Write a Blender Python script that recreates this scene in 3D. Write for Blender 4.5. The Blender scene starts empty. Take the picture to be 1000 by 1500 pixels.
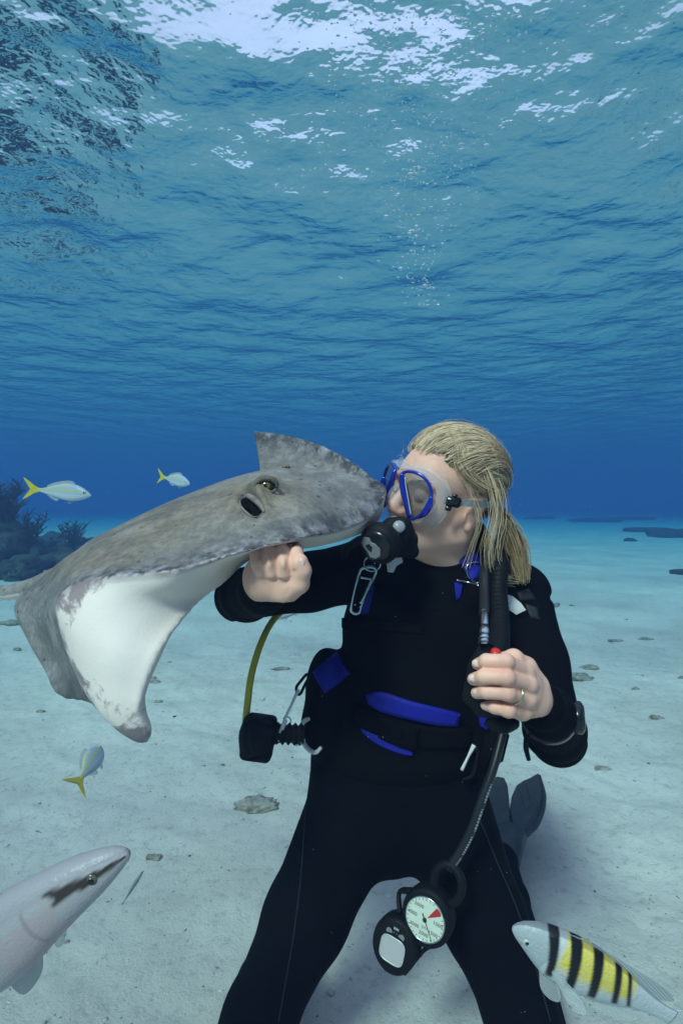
import bpy, bmesh, math, random
import numpy as np
from mathutils import Vector, Matrix
from mathutils.kdtree import KDTree
from mathutils.bvhtree import BVHTree

random.seed(7); RNG = np.random.default_rng(7)
scene = bpy.context.scene
COL = scene.collection

# ---------------------------------------------------------------- camera
CAM_H = 1.10          # lens height above the sand
FPX = 833.0           # focal length in pixels of the 1000 x 1500 photograph
HOR = 742.0           # row of the horizon
cam_d = bpy.data.cameras.new('camera'); cam = bpy.data.objects.new('camera', cam_d); COL.objects.link(cam)
cam.location = (0, 0, CAM_H); cam.rotation_euler = (math.radians(90), 0, 0)
cam_d.sensor_fit = 'VERTICAL'; cam_d.sensor_height = 36.0; cam_d.sensor_width = 24.0
cam_d.lens = 36.0 * FPX / 1500.0; cam_d.shift_y = -8.0 / 1500.0
cam_d.clip_start = 0.02; cam_d.clip_end = 1000.0
scene.camera = cam
scene.render.resolution_x = 682; scene.render.resolution_y = 1024

# ---------------------------------------------------------------- sky, sun, exposure
SUN_EL, SUN_AZ = 44.0, -152.0      # azimuth: clockwise from +Y; the sun stands behind the camera, to the left
world = bpy.data.worlds.new('World'); scene.world = world; world.use_nodes = True
wn = world.node_tree.nodes; wl = world.node_tree.links
sky_t = wn.new('ShaderNodeTexSky'); sky_t.sky_type = 'NISHITA'; sky_t.sun_disc = False
sky_t.sun_elevation = math.radians(SUN_EL); sky_t.sun_rotation = math.radians(SUN_AZ)
sky_t.air_density = 1.0; sky_t.dust_density = 5.0; sky_t.ozone_density = 1.0
# thin high cloud, everywhere in the sky, a little uneven
w_tc = wn.new('ShaderNodeTexCoord'); w_no = wn.new('ShaderNodeTexNoise'); w_no.inputs['Scale'].default_value = 3.0; w_no.inputs['Detail'].default_value = 7
wl.new(w_tc.outputs['Generated'], w_no.inputs['Vector'])
w_ra = wn.new('ShaderNodeValToRGB'); w_ra.color_ramp.elements[0].position = 0.3; w_ra.color_ramp.elements[1].position = 0.62
w_ra.color_ramp.elements[0].color = (0.55, 0.55, 0.55, 1); w_ra.color_ramp.elements[1].color = (0.95, 0.95, 0.95, 1)
wl.new(w_no.outputs['Fac'], w_ra.inputs['Fac'])
w_mx = wn.new('ShaderNodeMix'); w_mx.data_type = 'RGBA'; w_mx.inputs['B'].default_value = (9.3, 8.7, 11.8, 1)
wl.new(w_ra.outputs['Color'], w_mx.inputs['Factor']); wl.new(sky_t.outputs['Color'], w_mx.inputs['A'])
wl.new(w_mx.outputs['Result'], wn['Background'].inputs['Color'])
wn['Background'].inputs['Strength'].default_value = 0.062
sun_d = bpy.data.lights.new('sun', 'SUN'); sun = bpy.data.objects.new('sun', sun_d); COL.objects.link(sun)
sun_d.energy = 3.3; sun_d.angle = math.radians(12.0); sun_d.color = (1.0, 0.92, 0.82)
_e, _a = math.radians(SUN_EL), math.radians(SUN_AZ)
SUN_DIR = Vector((math.sin(_a) * math.cos(_e), math.cos(_a) * math.cos(_e), math.sin(_e)))
sun.rotation_euler = SUN_DIR.to_track_quat('Z', 'Y').to_euler(); sun.location = (0, 0, 30)
vs = scene.view_settings
vs.view_transform = 'Standard'; vs.look = 'None'; vs.gamma = 1.0; vs.use_curve_mapping = False
vs.exposure = 0.85
cy = scene.cycles
cy.max_bounces = 8; cy.diffuse_bounces = 3; cy.glossy_bounces = 4; cy.transmission_bounces = 8
cy.transparent_max_bounces = 24; cy.volume_bounces = 2; cy.use_denoising = True
cy.caustics_reflective = False; cy.caustics_refractive = False
cy.sample_clamp_indirect = 6.0

# ---------------------------------------------------------------- helpers: scene tree
def tag(o, label=None, cat=None, group=None, kind=None):
    if label: o['label'] = label
    if cat: o['category'] = cat
    if group: o['group'] = group
    if kind: o['kind'] = kind
    return o
def empty(name, loc=(0, 0, 0), label=None, cat=None, group=None):
    o = bpy.data.objects.new(name, None); COL.objects.link(o); o.location = loc
    o.empty_display_size = 0.05
    return tag(o, label, cat, group)
def mesh_obj(name, verts, faces, mats=None, parent=None, smooth=True, midx=None):
    me = bpy.data.meshes.new(name)
    me.from_pydata([tuple(map(float, v)) for v in verts], [], [tuple(map(int, f)) for f in faces])
    return _finish(name, me, mats, parent, smooth, midx)
def np_mesh(name, V, F, mats=None, parent=None, smooth=True, midx=None):
    """fast path: V (n,3) array, F (m,4) or (m,3) int array"""
    me = bpy.data.meshes.new(name)
    V = np.asarray(V, np.float32); F = np.asarray(F, np.int32); k = F.shape[1]
    me.vertices.add(len(V)); me.vertices.foreach_set('co', V.ravel())
    me.loops.add(F.size); me.loops.foreach_set('vertex_index', F.ravel())
    me.polygons.add(len(F)); me.polygons.foreach_set('loop_start', np.arange(0, F.size, k, dtype=np.int32))
    me.update(calc_edges=True)
    return _finish(name, me, mats, parent, smooth, midx)
def _finish(name, me, mats, parent, smooth, midx):
    o = bpy.data.objects.new(name, me); COL.objects.link(o)
    if mats is not None:
        for m in (mats if isinstance(mats, (list, tuple)) else [mats]): me.materials.append(m)
    if len(me.polygons):
        me.polygons.foreach_set('use_smooth', np.full(len(me.polygons), bool(smooth)))
        if midx is not None: me.polygons.foreach_set('material_index', np.asarray(midx, np.int32))
    me.update()
    if parent is not None:
        o.parent = parent
        o.matrix_parent_inverse = Matrix.Translation(parent.location).inverted() if parent.type == 'EMPTY' and parent.parent is None else Matrix()
    return o
def set_attr(o, name, vals):
    a = o.data.attributes.new(name, 'FLOAT', 'POINT'); a.data.foreach_set('value', np.asarray(vals, np.float32))
def set_col(o, name, cols):
    a = o.data.attributes.new(name, 'FLOAT_COLOR', 'POINT')
    c = np.ones((len(cols), 4), np.float32); c[:, :3] = cols; a.data.foreach_set('color', c.ravel())
def P(px, py, Y):
    """a point of the place: photo column and row at the distance Y in front of the lens"""
    return Vector(((px - 500.0) / FPX * Y, Y, CAM_H - (py - HOR) / FPX * Y))

# ---------------------------------------------------------------- helpers: materials
def mat(name, color=(0.8, 0.8, 0.8), rough=0.5, metal=0.0, spec=0.5, coat=0.0, sheen=0.0, sss=0.0,
        noise=None, bump=None, trans=0.0, ior=1.45, alpha=1.0):
    """principled material; noise=(scale, colour2, contrast), bump=(scale, strength, distance)"""
    m = bpy.data.materials.new(name); m.use_nodes = True
    n, l = m.node_tree.nodes, m.node_tree.links; b = n['Principled BSDF']
    b.inputs['Base Color'].default_value = (*color, 1); b.inputs['Roughness'].default_value = rough
    b.inputs['Metallic'].default_value = metal; b.inputs['Specular IOR Level'].default_value = spec
    b.inputs['Coat Weight'].default_value = coat; b.inputs['Coat Roughness'].default_value = 0.1
    b.inputs['Sheen Weight'].default_value = sheen; b.inputs['IOR'].default_value = ior
    b.inputs['Transmission Weight'].default_value = trans; b.inputs['Alpha'].default_value = alpha
    if sss:
        b.inputs['Subsurface Weight'].default_value = sss; b.inputs['Subsurface Radius'].default_value = (1, 0.35, 0.2)
        b.inputs['Subsurface Scale'].default_value = 0.006
    tc = n.new('ShaderNodeTexCoord')
    if noise:
        t = n.new('ShaderNodeTexNoise'); t.inputs['Scale'].default_value = noise[0]; t.inputs['Detail'].default_value = 6
        l.new(tc.outputs['Object'], t.inputs['Vector'])
        r = n.new('ShaderNodeValToRGB'); c = noise[2] if len(noise) > 2 else 0.2
        r.color_ramp.elements[0].position = 0.5 - c; r.color_ramp.elements[1].position = 0.5 + c
        r.color_ramp.elements[0].color = (*color, 1); r.color_ramp.elements[1].color = (*noise[1], 1)
        l.new(t.outputs['Fac'], r.inputs['Fac']); l.new(r.outputs['Color'], b.inputs['Base Color'])
    if bump:
        t = n.new('ShaderNodeTexNoise'); t.inputs['Scale'].default_value = bump[0]; t.inputs['Detail'].default_value = 5
        l.new(tc.outputs['Object'], t.inputs['Vector'])
        bp = n.new('ShaderNodeBump'); bp.inputs['Strength'].default_value = bump[1]; bp.inputs['Distance'].default_value = bump[2]
        l.new(t.outputs['Fac'], bp.inputs['Height']); l.new(bp.outputs['Normal'], b.inputs['Normal'])
    return m
def nd(m, kind, **kw):
    x = m.node_tree.nodes.new(kind)
    for k, v in kw.items():
        if k in x.inputs: x.inputs[k].default_value = v
        else: setattr(x, k, v)
    return x
def lk(m, a, b): m.node_tree.links.new(a, b)

# ---------------------------------------------------------------- the setting: sand, water surface, water
def value_noise(x, y, seed, scale):
    """smooth 2-D lattice noise in numpy"""
    r = np.random.default_rng(seed); T = r.random((256, 256)).astype(np.float32)
    x = x / scale + 1000.3; y = y / scale + 1000.7
    xi = np.floor(x).astype(int); yi = np.floor(y).astype(int); fx = x - xi; fy = y - yi
    fx = fx * fx * (3 - 2 * fx); fy = fy * fy * (3 - 2 * fy)
    a = T[xi % 256, yi % 256]; b = T[(xi + 1) % 256, yi % 256]; c = T[xi % 256, (yi + 1) % 256]; d = T[(xi + 1) % 256, (yi + 1) % 256]
    return (a * (1 - fx) + b * fx) * (1 - fy) + (c * (1 - fx) + d * fx) * fy - 0.5
def axis(dense0, dense1, step, far, grow=1.09):
    a = list(np.arange(dense0, dense1 + step / 2, step)); s = step
    while a[-1] < far: s *= grow; a.append(min(a[-1] + s, far))
    s = step
    while a[0] > -far: s *= grow; a.insert(0, max(a[0] - s, -far))
    return np.array(a)
def sheet(name, xs, ys, zf, m):
    X, Y = np.meshgrid(xs, ys); Z = zf(X, Y)
    V = np.stack([X.ravel(), Y.ravel(), Z.ravel()], 1); nx, ny = len(xs), len(ys)
    i = (np.arange(ny - 1)[:, None] * nx + np.arange(nx - 1)[None, :]).ravel()
    return np_mesh(name, V, np.stack([i, i + 1, i + 1 + nx, i + nx], 1), m)
FAR = 160.0
def sand_z(X, Y):
    z = 0.06 * value_noise(X, Y, 1, 3.1) * np.clip((np.abs(Y) - 2) / 4, 0.15, 1) + 0.040 * value_noise(X, Y, 2, 0.75)
    z += 0.018 * value_noise(X, Y, 3, 0.23) + 0.013 * value_noise(X, Y, 4, 0.09) + 0.0075 * value_noise(X, Y, 5, 0.04)
    return z - 0.012
sand_m = mat('sand', (0.56, 0.53, 0.45), 0.95, spec=0.15)
def build_sand_material(m):
    b = m.node_tree.nodes['Principled BSDF']; tc = nd(m, 'ShaderNodeTexCoord')
    n1 = nd(m, 'ShaderNodeTexNoise', Scale=1.3, Detail=8.0, Roughness=0.62); lk(m, tc.outputs['Object'], n1.inputs['Vector'])
    n2 = nd(m, 'ShaderNodeTexNoise', Scale=34.0, Detail=6.0, Roughness=0.7); lk(m, tc.outputs['Object'], n2.inputs['Vector'])
    r1 = nd(m, 'ShaderNodeValToRGB'); e = r1.color_ramp.elements
    e[0].position = 0.32; e[0].color = (0.56, 0.54, 0.47, 1); e[1].position = 0.62; e[1].color = (0.71, 0.685, 0.605, 1)
    lk(m, n1.outputs['Fac'], r1.inputs['Fac'])
    r2 = nd(m, 'ShaderNodeValToRGB'); e = r2.color_ramp.elements
    e[0].position = 0.30; e[0].color = (0.45, 0.45, 0.42, 1); e[1].position = 0.48; e[1].color = (1, 1, 1, 1)
    lk(m, n2.outputs['Fac'], r2.inputs['Fac'])
    mx = nd(m, 'ShaderNodeMix', data_type='RGBA', blend_type='MULTIPLY'); mx.inputs['Factor'].default_value = 0.5
    lk(m, r1.outputs['Color'], mx.inputs['A']); lk(m, r2.outputs['Color'], mx.inputs['B'])
    # scattered dark and pale shell grit
    vo = nd(m, 'ShaderNodeTexVoronoi', Scale=42.0); lk(m, tc.outputs['Object'], vo.inputs['Vector'])
    r3 = nd(m, 'ShaderNodeValToRGB'); e = r3.color_ramp.elements
    e[0].position = 0.05; e[0].color = (1, 1, 1, 1); e[1].position = 0.14; e[1].color = (0, 0, 0, 1)
    lk(m, vo.outputs['Distance'], r3.inputs['Fac'])
    sp = nd(m, 'ShaderNodeSeparateColor'); lk(m, vo.outputs['Color'], sp.inputs['Color'])
    gt = nd(m, 'ShaderNodeMath', operation='GREATER_THAN'); gt.inputs[1].default_value = 0.72; lk(m, sp.outputs['Red'], gt.inputs[0])
    ml = nd(m, 'ShaderNodeMath', operation='MULTIPLY'); lk(m, r3.outputs['Color'], ml.inputs[0]); lk(m, gt.outputs[0], ml.inputs[1])
    gc = nd(m, 'ShaderNodeMix', data_type='RGBA'); gc.inputs['A'].default_value = (0.16, 0.15, 0.13, 1); gc.inputs['B'].default_value = (0.75, 0.71, 0.66, 1)
    g2 = nd(m, 'ShaderNodeMath', operation='GREATER_THAN'); g2.inputs[1].default_value = 0.6; lk(m, sp.outputs['Green'], g2.inputs[0]); lk(m, g2.outputs[0], gc.inputs['Factor'])
    mx2 = nd(m, 'ShaderNodeMix', data_type='RGBA'); lk(m, ml.outputs[0], mx2.inputs['Factor']); lk(m, mx.outputs['Result'], mx2.inputs['A']); lk(m, gc.outputs['Result'], mx2.inputs['B'])
    lk(m, mx2.outputs['Result'], b.inputs['Base Color'])
    n3 = nd(m, 'ShaderNodeTexNoise', Scale=120.0, Detail=6.0, Roughness=0.75); lk(m, tc.outputs['Object'], n3.inputs['Vector'])
    ad = nd(m, 'ShaderNodeMath', operation='ADD'); lk(m, n3.outputs['Fac'], ad.inputs[0]); lk(m, n2.outputs['Fac'], ad.inputs[1])
    bp = nd(m, 'ShaderNodeBump', Strength=0.8, Distance=0.008); lk(m, ad.outputs[0], bp.inputs['Height']); lk(m, bp.outputs['Normal'], b.inputs['Normal'])
build_sand_material(sand_m)
sand = sheet('sand_seabed', axis(-2.2, 2.2, 0.016, FAR, 1.06), axis(0.9, 4.2, 0.016, FAR, 1.06), sand_z, sand_m)
tag(sand, 'pale rippled sand seabed', kind='structure')

SURF = 4.2
def wave_z(X, Y):
    z = np.zeros_like(X); r = np.random.default_rng(21)
    fade = 0.30 + 0.70 / (1.0 + (np.hypot(X, Y) / 11.0) ** 2); fade = fade * np.clip(1.6 - np.hypot(X, Y) / 100.0, 0.0, 1)
    for k in range(64):
        lam = 0.22 * (3.4 / 0.22) ** (k / 63.0)
        th = r.normal(math.radians(60), 1.25); ph = r.random() * 6.283
        slope = 0.0155 + 0.010 * math.exp(-((math.log(lam / 1.1)) / 0.8) ** 2)
        amp = slope * lam / 6.283; kk = 6.283 / lam
        wob = 0.35 * lam * 4 * value_noise(X, Y, 300 + k, lam * 2.6)
        z += amp * np.sin(kk * (X * math.cos(th) + Y * math.sin(th) + wob * 0.5) + ph)
    return SURF + z * fade
water_m = bpy.data.materials.new('water_surface'); water_m.use_nodes = True
def build_water_material(m):
    n = m.node_tree.nodes; n.remove(n['Principled BSDF']); out = n['Material Output']
    tc = nd(m, 'ShaderNodeTexCoord')
    n1 = nd(m, 'ShaderNodeTexNoise', Scale=4.2, Detail=3.0, Roughness=0.5); lk(m, tc.outputs['Object'], n1.inputs['Vector'])
    bp = nd(m, 'ShaderNodeBump', Strength=0.75, Distance=0.05); lk(m, n1.outputs['Fac'], bp.inputs['Height'])
    fr = nd(m, 'ShaderNodeFresnel', IOR=1.33); lk(m, bp.outputs['Normal'], fr.inputs['Normal'])
    tr = nd(m, 'ShaderNodeBsdfTransparent'); gl = nd(m, 'ShaderNodeBsdfGlossy', Roughness=0.02); lk(m, bp.outputs['Normal'], gl.inputs['Normal'])
    mx = nd(m, 'ShaderNodeMixShader'); lk(m, fr.outputs[0], mx.inputs[0]); lk(m, tr.outputs[0], mx.inputs[1]); lk(m, gl.outputs[0], mx.inputs[2])
    lk(m, mx.outputs[0], out.inputs['Surface'])
build_water_material(water_m)
water = sheet('water_surface', axis(-9, 9, 0.06, FAR, 1.06), axis(1.0, 14, 0.05, FAR, 1.05), wave_z, water_m)
tag(water, 'rippled underside of the sea surface', kind='structure')

def build_haze():
    m = bpy.data.materials.new('sea_water_haze'); m.use_nodes = True; n = m.node_tree.nodes
    n.remove(n['Principled BSDF']); pv = nd(m, 'ShaderNodeVolumePrincipled')
    pv.inputs['Color'].default_value = (0.050, 0.074, 0.150, 1); pv.inputs['Density'].default_value = 0.13
    pv.inputs['Absorption Color'].default_value = (0.035, 0.485, 0.705, 1); pv.inputs['Anisotropy'].default_value = 0.3
    lk(m, pv.outputs[0], n['Material Output'].inputs['Volume'])
    a, z0, z1 = FAR + 1.0, -1.4, SURF + 0.75
    V = [(x, y, z) for z in (z0, z1) for y in (-a, a) for x in (-a, a)]
    F = [(0, 2, 3, 1), (4, 5, 7, 6), (0, 1, 5, 4), (2, 6, 7, 3), (0, 4, 6, 2), (1, 3, 7, 5)]
    o = mesh_obj('haze', V, F, m, smooth=False); tag(o, 'blue sea water haze', kind='stuff')
build_haze()

# ---------------------------------------------------------------- helpers: shapes
class Field:
    """signed-distance grid with smooth union / subtraction, turned into a mesh by surface nets"""
    def __init__(s, lo, hi, h):
        s.lo = np.array(lo, float); s.h = h; s.n = np.ceil((np.array(hi) - s.lo) / h).astype(int) + 1
        s.D = np.full(tuple(s.n), 0.2, np.float32)
    def _box(s, lo, hi):
        a = np.clip(np.floor((np.array(lo) - s.lo) / s.h).astype(int), 0, s.n); b = np.clip(np.ceil((np.array(hi) - s.lo) / s.h).astype(int) + 1, 0, s.n)
        if np.any(b <= a): return None, None
        sl = tuple(slice(i, j) for i, j in zip(a, b))
        g = np.stack(np.meshgrid(*[s.lo[i] + s.h * np.arange(a[i], b[i]) for i in range(3)], indexing='ij'), -1)
        return sl, g
    def _put(s, sl, d, k, cut):
        A = s.D[sl]
        if cut:
            d = -d; h = np.clip(0.5 + 0.5 * (A - d) / k, 0, 1) if k > 0 else None
            s.D[sl] = np.maximum(A, d) if k <= 0 else d * (1 - h) + A * h + k * h * (1 - h)
        else:
            h = np.clip(0.5 + 0.5 * (A - d) / k, 0, 1) if k > 0 else None
            s.D[sl] = np.minimum(A, d) if k <= 0 else A * (1 - h) + d * h - k * h * (1 - h)
    def cone(s, a, b, ra, rb, k=0.01, cut=False):
        a, b = np.array(a, float), np.array(b, float); m = max(ra, rb) + 2 * k + 3 * s.h
        sl, g = s._box(np.minimum(a, b) - m, np.maximum(a, b) + m)
        if sl is None: return
        ab = b - a; t = np.clip(((g - a) @ ab) / max(ab @ ab, 1e-12), 0, 1)
        d = np.linalg.norm(g - a - t[..., None] * ab, axis=-1) - (ra + (rb - ra) * t)
        s._put(sl, d, k, cut)
    def chain(s, pts, rs, k=0.01, cut=False):
        for i in range(len(pts) - 1): s.cone(pts[i], pts[i + 1], rs[i], rs[i + 1], k, cut)
    def ell(s, c, r, R=None, k=0.01, cut=False):
        """ellipsoid; R: 3x3 with the ellipsoid's axes as rows"""
        c = np.array(c, float); r = np.array(r, float); R = np.eye(3) if R is None else np.array(R); m = r.max() + 2 * k + 3 * s.h
        sl, g = s._box(c - m, c + m)
        if sl is None: return
        q = (g - c) @ R.T; k0 = np.linalg.norm(q / r, axis=-1); k1 = np.linalg.norm(q / (r * r), axis=-1)
        d = np.where(k0 < 1e-4, -r.min(), k0 * (k0 - 1) / np.maximum(k1, 1e-6))
        s._put(sl, d, k, cut)
    def box(s, c, r, R=None, rnd=0.004, k=0.004, cut=False):
        c = np.array(c, float); r = np.array(r, float); R = np.eye(3) if R is None else np.array(R); m = np.linalg.norm(r) + 2 * k + 3 * s.h
        sl, g = s._box(c - m, c + m)
        if sl is None: return
        q = np.abs((g - c) @ R.T) - (r - rnd)
        d = np.linalg.norm(np.maximum(q, 0), axis=-1) + np.minimum(q.max(-1), 0) - rnd
        s._put(sl, d, k, cut)
    def mesh(s):
        D = s.D; S = D < 0; nx, ny, nz = D.shape
        c = np.zeros((nx - 1, ny - 1, nz - 1), np.int8)
        for i in (0, 1):
            for j in (0, 1):
                for k in (0, 1): c += S[i:nx - 1 + i, j:ny - 1 + j, k:nz - 1 + k]
        I = np.argwhere((c > 0) & (c < 8)); idx = np.full(c.shape, -1, np.int32); idx[tuple(I.T)] = np.arange(len(I))
        acc = np.zeros((len(I), 3)); cnt = np.zeros(len(I))
        for ax in range(3):
            o = [a for a in range(3) if a != ax]
            for p in (0, 1):
                for q in (0, 1):
                    A = I.copy(); A[:, o[0]] += p; A[:, o[1]] += q; B = A.copy(); B[:, ax] += 1
                    da, db = D[tuple(A.T)], D[tuple(B.T)]; ok = (da < 0) != (db < 0)
                    t = np.where(ok, da / np.where(ok, da - db, 1), 0); pt = A.astype(float); pt[:, ax] += t
                    acc[ok] += pt[ok]; cnt[ok] += 1
        V = acc / np.maximum(cnt, 1)[:, None] * s.h + s.lo
        Q = []
        for ax in range(3):
            sl0 = [slice(None)] * 3; sl1 = [slice(None)] * 3; sl0[ax] = slice(0, -1); sl1[ax] = slice(1, None)
            E = np.argwhere(S[tuple(sl0)] != S[tuple(sl1)]); o = [(ax + 1) % 3, (ax + 2) % 3]
            E = E[(E[:, o[0]] > 0) & (E[:, o[1]] > 0) & (E[:, o[0]] < D.shape[o[0]] - 1) & (E[:, o[1]] < D.shape[o[1]] - 1)]
            inside = S[tuple(E.T)]; q = []
            for da, db in ((1, 1), (0, 1), (0, 0), (1, 0)):
                c_ = E.copy(); c_[:, o[0]] -= da; c_[:, o[1]] -= db; q.append(idx[tuple(c_.T)])
            q = np.stack(q, 1); q[~inside] = q[~inside][:, ::-1]; Q.append(q)
        return V.astype(np.float32), np.concatenate(Q)

def catmull(pts, n, closed=False):
    """resample a polyline of control points to n points (Catmull-Rom by index)"""
    p = np.asarray([list(q) for q in pts], float); m = len(p)
    u = np.linspace(0, m if closed else m - 1, n, endpoint=not closed)
    i = np.floor(u).astype(int); 
    if not closed: i = np.minimum(i, m - 2)
    t = (u - i)[:, None]
    if closed: g = lambda k: p[(i + k) % m]
    else:
        e = np.vstack([2 * p[0] - p[1], p, 2 * p[-1] - p[-2]]); g = lambda k: e[i + k + 1]
    a, b, c, d = g(-1), g(0), g(1), g(2)
    return 0.5 * (2 * b + (c - a) * t + (2 * a - 5 * b + 4 * c - d) * t ** 2 + (3 * b - a - 3 * c + d) * t ** 3)
def tube_geo(pts, rad, seg=8, closed=False, cap=True, flat=None):
    """swept tube; rad scalar or list; flat=(wx, wy) makes the section an ellipse"""
    p = np.asarray([list(q) for q in pts], float); n = len(p); r = np.broadcast_to(np.asarray(rad, float), (n,)) if np.ndim(rad) <= 1 else rad
    t = np.roll(p, -1, 0) - np.roll(p, 1, 0) if closed else np.gradient(p, axis=0)
    t /= np.maximum(np.linalg.norm(t, axis=1), 1e-9)[:, None]
    up = np.array([0, 0, 1.0]) if abs(t[0][2]) < 0.9 else np.array([1.0, 0, 0]); V = []
    x = np.cross(up, t[0]); x /= np.linalg.norm(x)
    for k in range(n):
        x = x - t[k] * (x @ t[k]); x /= max(np.linalg.norm(x), 1e-9); y = np.cross(t[k], x)
        for a in range(seg):
            c, s_ = math.cos(6.28318 * a / seg), math.sin(6.28318 * a / seg); fx, fy = flat or (1, 1)
            V.append(p[k] + r[k] * (fx * c * x + fy * s_ * y))
    F = []
    for k in range(n if closed else n - 1):
        k2 = (k + 1) % n
        for a in range(seg): b = (a + 1) % seg; F.append((k * seg + a, k * seg + b, k2 * seg + b, k2 * seg + a))
    if cap and not closed: F.append(tuple(range(seg))[::-1]); F.append(tuple((n - 1) * seg + a for a in range(seg)))
    return [tuple(v) for v in V], F
def join_geo(*gs):
    V, F = [], []
    for v, f in gs: o = len(V); V += list(v); F += [tuple(i + o for i in q) for q in f]
    return V, F
def tube(name, pts, rad, m, parent=None, seg=8, n=None, closed=False, flat=None):
    if n: pts = catmull(pts, n, closed); rad = np.interp(np.linspace(0, 1, n), np.linspace(0, 1, len(rad)), rad) if np.ndim(rad) else rad
    V, F = tube_geo(pts, rad, seg, closed, flat=flat); return mesh_obj(name, V, F, m, parent)
def lathe_geo(c, axis_, prof, seg=24, xdir=None):
    """solid of revolution: prof = [(radius, distance along the axis)]"""
    a = Vector(axis_).normalized(); x = Vector(xdir) if xdir else (Vector((0, 0, 1)) if abs(a.z) < 0.9 else Vector((1, 0, 0)))
    x = (x - a * x.dot(a)).normalized(); y = a.cross(x); c = Vector(c); V, F = [], []
    for r, h in prof:
        for k in range(seg): t = 6.28318 * k / seg; V.append(tuple(c + a * h + (x * math.cos(t) + y * math.sin(t)) * max(r, 1e-5)))
    for i in range(len(prof) - 1):
        for k in range(seg): b = (k + 1) % seg; F.append((i * seg + k, i * seg + b, (i + 1) * seg + b, (i + 1) * seg + k))
    F.append(tuple(range(seg))[::-1]); F.append(tuple((len(prof) - 1) * seg + k for k in range(seg)))
    return V, F
def prism_geo(outline, nrm, thick, bevel=0.0):
    """outline: 3-D points in order; extruded by thick along -nrm, front edge bevelled"""
    n = Vector(nrm).normalized(); o = [Vector(q) for q in outline]; k = len(o); c = sum(o, Vector()) / k
    def ring(shrink, d):
        R = []
        for q in o: v = q - c; R.append(tuple(c + v * max(0.0, 1 - shrink / max(v.length, 1e-6)) + n * d))
        return R
    rs = [ring(bevel, 0), ring(0, -bevel), ring(0, -thick + bevel), ring(bevel, -thick)] if bevel > 0 else [ring(0, 0), ring(0, -thick)]
    V = [v for r in rs for v in r]; F = []
    for i in range(len(rs) - 1):
        for a in range(k): b = (a + 1) % k; F.append((i * k + a, (i + 1) * k + a, (i + 1) * k + b, i * k + b))
    F.append(tuple(range(k))); F.append(tuple((len(rs) - 1) * k + a for a in range(k))[::-1])
    return V, F
def box_geo(c, half, R=None, bevel=0.15):
    """bevelled box; R columns are its axes"""
    bm = bmesh.new(); bmesh.ops.create_cube(bm, size=2.0)
    for v in bm.verts: v.co = Vector((v.co.x * half[0], v.co.y * half[1], v.co.z * half[2]))
    bmesh.ops.bevel(bm, geom=list(bm.edges), offset=bevel * min(half), segments=2, affect='EDGES')
    M = Matrix(R) if R is not None else Matrix.Identity(3); c = Vector(c)
    V = [tuple(M @ v.co + c) for v in bm.verts]; bm.verts.index_update(); F = [tuple(v.index for v in f.verts) for f in bm.faces]; bm.free()
    return V, F
def sphere_geo(c, r, R=None, u=16, v=10):
    bm = bmesh.new(); bmesh.ops.create_uvsphere(bm, u_segments=u, v_segments=v, radius=1.0)
    r = (r, r, r) if np.ndim(r) == 0 else r; M = Matrix(R) if R is not None else Matrix.Identity(3); c = Vector(c)
    V = [tuple(M @ Vector((q.co.x * r[0], q.co.y * r[1], q.co.z * r[2])) + c) for q in bm.verts]; bm.verts.index_update()
    F = [tuple(q.index for q in f.verts) for f in bm.faces]; bm.free(); return V, F
def recalc(o):
    bm = bmesh.new(); bm.from_mesh(o.data); bmesh.ops.recalc_face_normals(bm, faces=bm.faces); bm.to_mesh(o.data); bm.free(); o.data.update()
def remesh(o, voxel, smooth=6, fac=0.5):
    """fuse overlapping closed shells of one mesh into one skin"""
    md = o.modifiers.new('r', 'REMESH'); md.mode = 'VOXEL'; md.voxel_size = voxel; md.use_smooth_shade = True
    if smooth: ms = o.modifiers.new('s', 'SMOOTH'); ms.factor = fac; ms.iterations = smooth
    dg = bpy.context.evaluated_depsgraph_get(); me = bpy.data.meshes.new_from_object(o.evaluated_get(dg))
    for m_ in o.data.materials:
        if m_ and m_.name not in [q.name for q in me.materials if q]: me.materials.append(m_)
    old = o.data; o.modifiers.clear(); o.data = me; nm = old.name; bpy.data.meshes.remove(old); me.name = nm
    return o
def vcos(o):
    a = np.empty(len(o.data.vertices) * 3, np.float32); o.data.vertices.foreach_get('co', a); return a.reshape(-1, 3)
def set_vcos(o, a): o.data.vertices.foreach_set('co', np.asarray(a, np.float32).ravel()); o.data.update()
def to_px(a):
    a = np.asarray(a); return np.stack([500 + a[:, 0] / a[:, 1] * FPX, HOR - (a[:, 2] - CAM_H) / a[:, 1] * FPX], 1)
def polydist(p, line):
    """distance of the points p to a polyline"""
    best = np.full(len(p), 1e9)
    for a, b in zip(line[:-1], line[1:]):
        a, b = np.array(a), np.array(b); ab = b - a; t = np.clip(((p - a) @ ab) / max(ab @ ab, 1e-12), 0, 1)
        best = np.minimum(best, np.linalg.norm(p - a - t[:, None] * ab, axis=1))
    return best

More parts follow.
